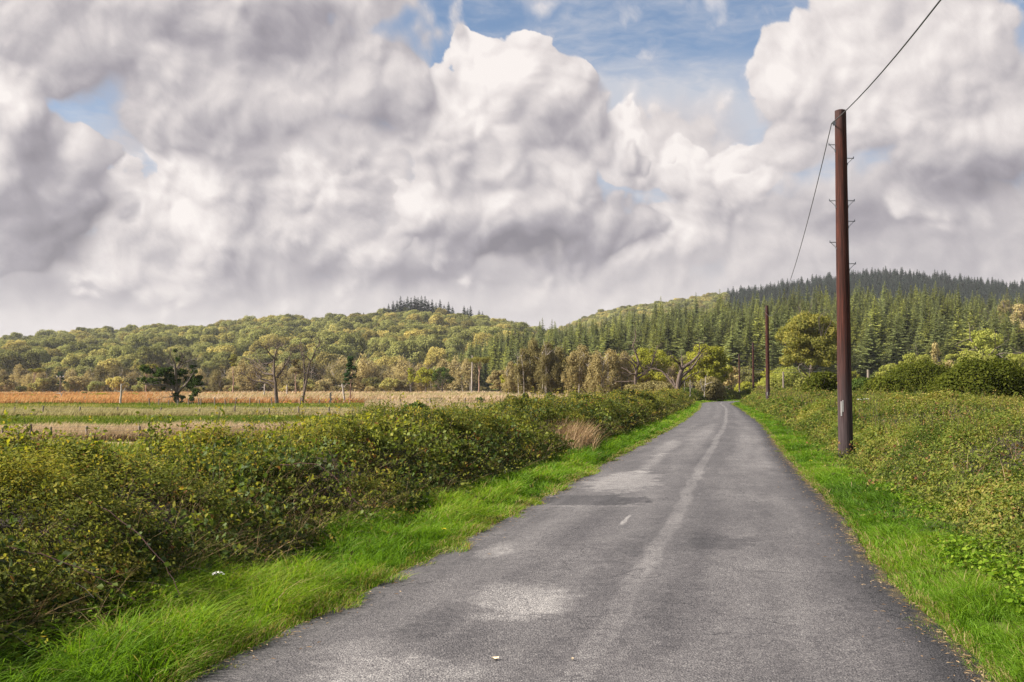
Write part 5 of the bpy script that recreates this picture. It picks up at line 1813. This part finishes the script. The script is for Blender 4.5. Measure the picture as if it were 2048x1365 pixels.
def build_right_hedge():
    rng = np.random.default_rng(901)
    T = thing('hedge', (float(xr(15)) + 4, 15, 0), 'wide low scrubby hedge filling the ground behind the right verge', 'hedge')
    off_ = np.array([T.location[0], T.location[1], 0])
    s0, s1 = CR.s_of_y(3.0), CR.s_of_y(122)
    prof = [(1.22, .02), (1.35, .28), (1.8, .60), (2.5, .86), (3.6, 1.0), (5.2, 1.04), (7.2, 1.02), (8.6, .95), (9.2, .4)]
    g = Geo()
    hedge_part(g, rng, CR, s0, s1, prof, 1.0, 1.7, lambda d: .026 + .0011 * d, .26, hs_right, hedge_v(21, .05), 8, .09, 1.1)
    gt = Geo(); core(gt, CR, s0, s1, prof, .80, hs_right, 6)
    sprigs(g, gt, rng, CR, s0, s1, 2.0, 8.8, 1.05, lambda d: np.clip(2400 / d, 16, 200), (.12, .40), lambda d: .024 + .001 * d, hs_right, .10)
    sprigs(g, gt, rng, CR, s0, s1, 2.2, 8.6, 1.05, lambda d: np.clip(260 / d, 1, 18), (.35, .70), lambda d: .032 + .0012 * d, hs_right, .16)
    shoots(g, gt, rng, CR, s0, s1, prof, lambda d: np.clip(2400 / d, 18, 210), (.20, .60), lambda d: .028 + .0011 * d, hs_right, .0)
    gb = Geo()
    s = sample_len(CR, s0, CR.s_of_y(60), lambda d: np.clip(2600 / d, 40, 260), rng)
    P, N = CR.at(s); q = rng.random(len(s)); pr = np.array(prof); cs = np.linspace(0, 1, len(pr))
    C = np.c_[P + N * np.interp(q, cs, pr[:, 0])[:, None], np.interp(q, cs, pr[:, 1]) + .06]
    keep = vnoise(C, .7, 35, 2) > .6
    C = C[keep] + rng.normal(size=(keep.sum(), 3)) * .05
    dd = np.linalg.norm(C[:, :2], axis=1)
    V, Q, A = leaves(rng, C, .045 + .0012 * dd, None, up=.7, aspect=.8, a=np.clip(.35 + .6 * rng.random(len(C)), 0, 1)); gb.add(V, Q, a=A)
    s = sample_len(CR, s0, s1, lambda d: np.clip(1500 / d, 10, 150), rng)
    P, N = CR.at(s); o = rng.uniform(1.3, 8.0, len(s)) ** 1.0
    zz = np.interp(o, pr[:, 0], pr[:, 1])
    B = np.c_[P + N * o[:, None], zz * hs_right(s, P) - .15]
    d = np.linalg.norm(P, axis=1)
    V, Q, A = blades(rng, B, rng.uniform(.15, .42, len(s)), np.maximum(.004, d * .00045), rng.normal(size=(len(s), 2)) * .45, .3 * rng.random(len(s)), 3)
    gd = Geo(); gd.add(V, Q, a=A)
    for gg in (g, gt, gb, gd):
        gg.V = [v - off_.astype(np.float32) for v in gg.V]
    g.obj('foliage', M['scrub'], T); gt.obj('stems_and_core', M['twig'], T); gb.obj('bramble_leaves', M['bramble'], T); gd.obj('dead_stalks', M['drygrass'], T)


build_right_hedge()


def build_back_hedge():
    rng = np.random.default_rng(902)
    T = thing('hedge', (float(xl(120)) - 3, 122, 0), 'far hedge on the outside of the road bend', 'hedge')
    off_ = np.array([T.location[0], T.location[1], 0])
    s0, s1 = CL.s_of_y(113), CL.len - 2
    prof = [(1.3, .02), (1.5, .6), (2.1, 1.2), (3.0, 1.45), (4.2, 1.3), (4.6, .3)]
    g = Geo(); hedge_part(g, rng, CL, s0, s1, prof, 1.0, 2.2, lfn, .35, lambda s, P: 1 + .5 * (vnoise(np.c_[P, np.zeros(len(P))], .2, 5, 2) - .5), hedge_v(31, .0), 9, .12, .6)
    gt = Geo(); core(gt, CL, s0, s1, prof, .7, None, 6)
    for gg in (g, gt): gg.V = [v - off_.astype(np.float32) for v in gg.V]
    g.obj('foliage', M['scrub'], T); gt.obj('stems_and_core', M['twig'], T)  # second object holds only the added light-blocking core


build_back_hedge()

# ------------------------------------------------------------------ grasses
def verge(curve, side, name, hfun, wmax, seed, rate):
    rng = np.random.default_rng(seed)
    g = Geo()
    s = sample_len(curve, curve.s_of_y(-1.0), curve.len - 2, rate, rng)
    P, N = curve.at(s)
    d = np.maximum(np.linalg.norm(P, axis=1), 4)
    wid = wmax(P[:, 1])
    o = -.05 + (wid + .1) * rng.random(len(s)) ** .9
    o = o - .16 * np.clip(vnoise(np.c_[P, np.zeros(len(P))], 2.6, seed + 31, 2) - .45, 0, 1) * 3 * (o < .5)
    B = np.c_[P + N * o[:, None], np.zeros(len(s))]
    tuft = vnoise(B, 2.4, seed, 2); big = vnoise(B, .5, seed + 2, 2)
    h = hfun(P[:, 1]) * (.05 + 1.75 * tuft) * (.6 + .7 * rng.random(len(s))) * np.clip(.35 + o * 1.6, .3, 1.0)
    w = np.maximum(.0068, d * .00080) * (.7 + .6 * rng.random(len(s)))
    ln = vnoise(B, 1.7, seed + 9, 1) * 6.283 * 2
    lean = np.stack([np.cos(ln), np.sin(ln)], 1) * .26 - N * .28 + rng.normal(size=(len(s), 2)) * .42
    a = np.clip(.42 + .9 * (big - .5) + .35 * (tuft - .5) + (rng.random(len(s)) - .5) * .5, 0, .9)
    hot = rng.random(len(s)) < np.where(o < .14, .38, .03 + .10 * (big > .6))
    a = np.where(hot, .93 + .07 * rng.random(len(s)), a)
    V, Q, A = blades(rng, B, h, w, lean, .30 + .25 * rng.random(len(s)), 4, a)
    g.add(V, Q, a=A)
    return g


wl_ = lambda Y: np.interp(Y, [0, 7, 12, 25, 200], [2.1, 2.0, 1.55, 1.35, 1.35])
g = verge(CL, 1, 'verge_grass', lambda Y: np.interp(Y, [0, 30, 120], [.37, .27, .22]), wl_, 51, lambda d: np.clip(72000 / d ** 1.15, 260, 7500) )
tag(g.obj('verge_grass', M['grass']), 'lush bright green grass on the left verge', None, None, 'stuff')
wr_ = lambda Y: np.interp(Y, [0, 10, 25, 200], [2.0, 1.75, 1.5, 1.4])
g = verge(CR, 1, 'verge_grass', lambda Y: np.interp(Y, [0, 30, 120], [.17, .17, .22]), wr_, 52, lambda d: np.clip(90000 / d ** 1.15, 260, 8200))
tag(g.obj('verge_grass', M['grass']), 'short bright green grass on the right verge', None, None, 'stuff')

# leafy weeds among the grass
def weeds():
    rng = np.random.default_rng(61)
    M['weed'] = foliage_mat('weed_leaf', [(0, (.06, .12, .012)), (.6, (.13, .22, .018)), (1, (.24, .31, .04))], .42)
    for curve, y0, y1, o0, o1, n, lab, h in ((CR, 2, 10.5, .6, 2.2, 17000, 'broad leaved weeds in the right verge near the viewer', .17), (CR, 10, 17, .9, 1.8, 4000, None, .15),
                                           (CL, 3, 8, .9, 2.2, 5000, 'leafy weeds at the foot of the left hedge near the viewer', .25)):
        s = rng.uniform(curve.s_of_y(y0), curve.s_of_y(y1), n)
        P, N = curve.at(s); o = rng.uniform(o0, o1, n)
        C = np.c_[P + N * o[:, None], h * (.4 + .8 * rng.random(n))]
        k = vnoise(C, 1.1, 4, 2) > .42
        C = C[k]
        g = Geo()
        V, Q, A = leaves(rng, C, .05 * (.6 + .6 * rng.random(len(C))), None, up=1.3, aspect=.75); g.add(V, Q, a=A)
        B = C.copy(); B[:, 2] = 0
        V, Q, A = blades(rng, B[::2], C[::2, 2], .004, np.zeros((len(B[::2]), 2)), 0, 1); g.add(V, Q, a=A)
        tag(g.obj('weeds', M['weed']), lab or 'scattered weeds farther along the right verge', None, None, 'stuff')


weeds()


def field_grass(name, mat, Y0, Y1, k0, k1, n, h, wk, label, lean=(.35, 0), seed=0, excl=True, hvar=.5, thr=None, vn=.06, kx=None, base=.5):
    rng = np.random.default_rng(seed)
    u = rng.random(n)
    # density falls with distance so that the cover looks even
    Y = 1 / (1 / Y0 + u * (1 / Y1 - 1 / Y0)) if Y1 / Y0 > 1.5 else Y0 + u * (Y1 - Y0)
    k = k0 + rng.random(n) * (k1 - k0)
    X = k * Y
    Y = Y + (vnoise(np.c_[X * .6, X * 0, X * 0 + Y0], .22, 5, 3) - .5) * .11 * Y0
    B = np.c_[X, Y, np.zeros(n)]
    keep = np.ones(n, bool)
    if excl:
        keep &= (X < xl(np.minimum(Y, 125)) - 4.3) | (Y > 128)
    if kx is not None: keep &= kx(X, Y)
    if thr is not None: keep &= vnoise(B * [.4, 1, 1], vn * 3, seed + 1, 2) > thr
    B = B[keep]; n = len(B)
    cl_ = vnoise(B * [.6, 1, 1], vn * 6, seed + 3, 2); bg = vnoise(B * [.3, 1, 1], vn, seed + 4, 2)
    H = h * (1 - hvar + 2 * hvar * cl_) * (.7 + .6 * rng.random(n))
    a = np.clip(base + (bg - .5) * 1.5 + (cl_ - .5) * .5 + (rng.random(n) - .5) * .5, 0, .94)
    hot = rng.random(n) < .09 + .25 * (bg > .62)
    a = np.where(hot, .97, a)
    V, Q, A = blades(rng, B, H, wk * B[:, 1] * (.6 + .8 * rng.random(n)), np.array(lean)[None] + rng.normal(size=(n, 2)) * .25, .15 * rng.random(n), 2, a)
    g = Geo(); g.add(V, Q, a=A)
    return tag(g.obj(name, M[mat]), label, None, None, 'stuff')


field_grass('straw_grass', 'reed', 31.5, 36.0, -.62, .02, 60000, .36, .0009, 'tall straw coloured grass strip behind the nearest fence', seed=1, vn=.12, base=.6)
field_grass('straw_grass', 'reed', 59, 70, -.62, .12, 45000, .36, .0009, 'farther band of straw coloured grass across the field', seed=2, vn=.1, base=.65)
field_grass('straw_grass', 'reed', 80, 112, -.15, .2, 26000, .55, .0009, 'pale grass in front of the dark birches', seed=12, thr=.45, base=.65)
field_grass('pasture_grass', 'pasture', 9, 31, -.62, .0, 70000, .16, .0011, 'green pasture grass behind the left hedge', seed=3)
field_grass('pasture_grass', 'pasture', 36, 59, -.62, .12, 70000, .14, .0011, 'green strip of pasture between the straw bands', (.1, 0), seed=4)
field_grass('pasture_grass', 'pasture', 70, 104, -.62, .2, 60000, .26, .0011, 'rough green grass around the field trees', (.1, 0), seed=5, base=.55)
field_grass('moor_grass', 'moor', 101, 430, -.62, -.02, 110000, .62, .0011, 'orange moor grass covering the far field', seed=6, vn=.03, base=.42, kx=lambda X, Y: np.random.default_rng(1).random(len(X)) > np.interp(X / Y, [-.36, -.08], [0, 1]))
field_grass('moor_grass', 'reed', 108, 300, -.40, .13, 80000, .8, .0010, 'pale moor grass in front of the birch wood', seed=7, vn=.03, base=.75, kx=lambda X, Y: np.random.default_rng(2).random(len(X)) < np.interp(X / Y, [-.38, -.08], [0, 1]))
field_grass('pasture_grass', 'pasture', 25, 240, .28, .66, 60000, .45, .0011, 'rough green grass behind the right hedge', (.1, 0), seed=8, excl=False, kx=lambda X, Y: (X > xr(np.minimum(Y, 125)) + 9.0) | (Y > 160))
field_grass('pasture_grass', 'pasture', 113, 240, .10, .30, 22000, .5, .0011, 'rough grass beyond the road bend', (.1, 0), seed=9, excl=False, kx=lambda X, Y: Y > np.interp(X, [0, 20, 27, 40, 72], [100, 114, 136, 150, 160]))

# ------------------------------------------------------------------ small things
def tuft_dry():
    rng = np.random.default_rng(70)
    s = CL.s_of_y(26.3)
    P, N = CL.at(np.array([s]))
    c = P[0] + N[0] * 1.7
    T = thing('dry_grass_tuft', (c[0], c[1], 0), 'large tuft of dry tan grass in a gap of the left hedge', 'grass tuft')
    n = 2600
    B = np.c_[rng.normal(size=n) * .32, rng.normal(size=n) * .95, np.zeros(n)]
    V, Q, A = blades(rng, B, rng.uniform(.35, .95, n), .015, rng.normal(size=(n, 2)) * .25 + [.28, -.1], .25 * rng.random(n), 4)
    g = Geo(); g.add(V, Q, a=A); g.obj('blades', M['drygrass'], T)
    n = 500
    V, Q, A = blades(rng, B[:n], rng.uniform(.5, 1.05, n), .024, rng.normal(size=(n, 2)) * .25 + [.28, -.1], .25 * rng.random(n), 4)
    g = Geo(); g.add(V, Q, a=A); g.obj('seed_heads', M['drygrass'], T)


tuft_dry()


def stalk_group(px, py, Y, label, n=16, seed=1, L=(.35, .75)):
    rng = np.random.default_rng(seed)
    p = at(px, py, Y)
    T = thing('dry_stalk_tuft', (p[0], p[1], 0), label, 'grass tuft')
    B = np.c_[rng.normal(size=n) * .12, rng.normal(size=n) * .12, np.full(n, max(0, p[2] - .35))]
    V, Q, A = blades(rng, B, rng.uniform(L[0], L[1], n), .007, rng.normal(size=(n, 2)) * .4 + [.5, 0], .55 * rng.random(n), 7)
    g = Geo(); g.add(V, Q, a=A); g.obj('stalks', M['drygrass'], T)


stalk_group(235, 1060, 7.6, 'arching pale stalks over the near left hedge', 14, 1)
stalk_group(330, 1090, 7.9, 'pale arching stalks just right of the leftmost ones', 12, 2)
stalk_group(30, 1200, 6.3, 'tangle of dead brown stalks at the left edge above the grass', 40, 3, (.3, .6))
stalk_group(500, 1080, 8.8, 'thin brown stalks low in the middle of the left hedge', 26, 4, (.3, .6))
stalk_group(150, 1230, 6.4, 'brown dead stalks where the grass meets the near left hedge', 36, 5, (.2, .5))


def flower(px, py, Y, mat, r, label, name, cat, umb=True):
    rng = np.random.default_rng(int(px))
    p = at(px, py, Y)
    T = thing(name, (p[0], p[1], 0), label, cat)
    g = Geo(); V, Q = tube(wiggle(rng, np.array([[.05, .02, 0], [.02, 0, p[2] * .5], [0, 0, p[2]]]), .004, 3), [.004] * 7, 5); g.add(V, Q); g.obj('stem', M['weed'], T)
    g = Geo()
    n = 70 if umb else 16
    a = rng.random(n) * 6.28; rr = r * np.sqrt(rng.random(n))
    C = np.c_[np.cos(a) * rr, np.sin(a) * rr, p[2] + .012 * rng.random(n) - (rr / r) ** 2 * .012]
    V, Q, A = leaves(rng, C, r * (.22 if umb else .5), None, up=2.5, aspect=.9); g.add(V, Q, a=A)
    g.obj('flower_head', M[mat], T)


flower(437, 1146, 7.5, 'flower', .045, 'flat white umbel flower in the grass below the left hedge', 'umbel_flower', 'flower')
flower(887, 1058, 11.2, 'yellow', .03, 'single yellow flower in the left verge grass', 'dandelion', 'flower', False)
flower(1621, 921, 20.5, 'yellow', .03, 'yellow flower in the right verge left of the nearest pole', 'dandelion', 'flower', False)
flower(1718, 799, 33, 'flower', .09, 'left one of two white blooms on the scrub right of the nearest pole', 'bindweed_flower', 'flower')
flower(1732, 798, 33, 'flower', .09, 'right one of two white blooms on the scrub right of the nearest pole', 'bindweed_flower', 'flower')


def fallen_leaf(px, py, s, label, seed):
    rng = np.random.default_rng(seed)
    Y = CAMZ * FPX / (py - HORIZ)
    p = at(px, py, Y)
    n = 9; a = np.linspace(0, 6.283, n, endpoint=False)
    r = s * (.6 + .5 * rng.random(n))
    V = np.c_[np.cos(a) * r, np.sin(a) * r * .7, .012 + .012 * rng.random(n)]
    V2 = V.copy(); V2[:, 2] -= .003
    g = Geo(); c = np.array([[0, 0, .004]])
    g.add(np.vstack([V, c]), T=[[i, (i + 1) % n, n] for i in range(n)])
    o = g.obj('fallen_leaf', M['deadleaf'], loc=(p[0], p[1], .055))
    tag(o, label, 'leaf')


fallen_leaf(990, 1331, .028, 'curled pale leaf lying on the asphalt near the bottom', 1)
fallen_leaf(1722, 1099, .02, 'small pale leaf lying on the asphalt near the right verge', 2)
fallen_leaf(1145, 1332, .014, 'tiny pale fleck of leaf right of the curled one', 3)


# ------------------------------------------------------------------ the air between here and the hills
def haze():
    g = Geo()
    V, Q = box((0, 1150, 77.0), 3400, 2700, 160)
    g.add(V, Q)
    m, t, o = new_mat('thin_haze')
    pv = t.node('ShaderNodeVolumePrincipled')
    pv.inputs['Color'].default_value = (.96, .97, 1.0, 1)
    pv.inputs['Density'].default_value = 0.00009
    pv.inputs['Anisotropy'].default_value = 0.2
    t.l.new(pv.outputs[0], o.inputs['Volume'])
    tag(g.obj('haze', m), 'thin pale haze in front of the hills', None, None, 'stuff')


haze()


def edge_litter():
    """dead grass bits and grit along both road edges"""
    rng = np.random.default_rng(88)
    for curve, n, lab in ((CR, 2600, 'dead grass and leaf bits along the right road edge'), (CL, 1500, 'dead grass and leaf bits along the left road edge')):
        s = rng.uniform(curve.s_of_y(4), curve.s_of_y(34), n)
        P, N = curve.at(s)
        o = -.02 - rng.exponential(.10, n)
        k = rng.random(n) < .15 + 1.1 * vnoise(np.c_[P, np.zeros(n)], 1.4, 12, 2)
        C = np.c_[P + N * o[:, None], np.full(n, .046) + .03 * np.clip(-o, 0, .4)][k]
        V, Q, A = leaves(rng, C, .022 + .03 * rng.random(len(C)), np.tile([0, 0, 6.0], (len(C), 1)), up=6.0, aspect=.28)
        g = Geo(); g.add(V, Q, a=A)
        tag(g.obj('leaf_litter', M['drygrass']), lab, None, None, 'stuff')


edge_litter()
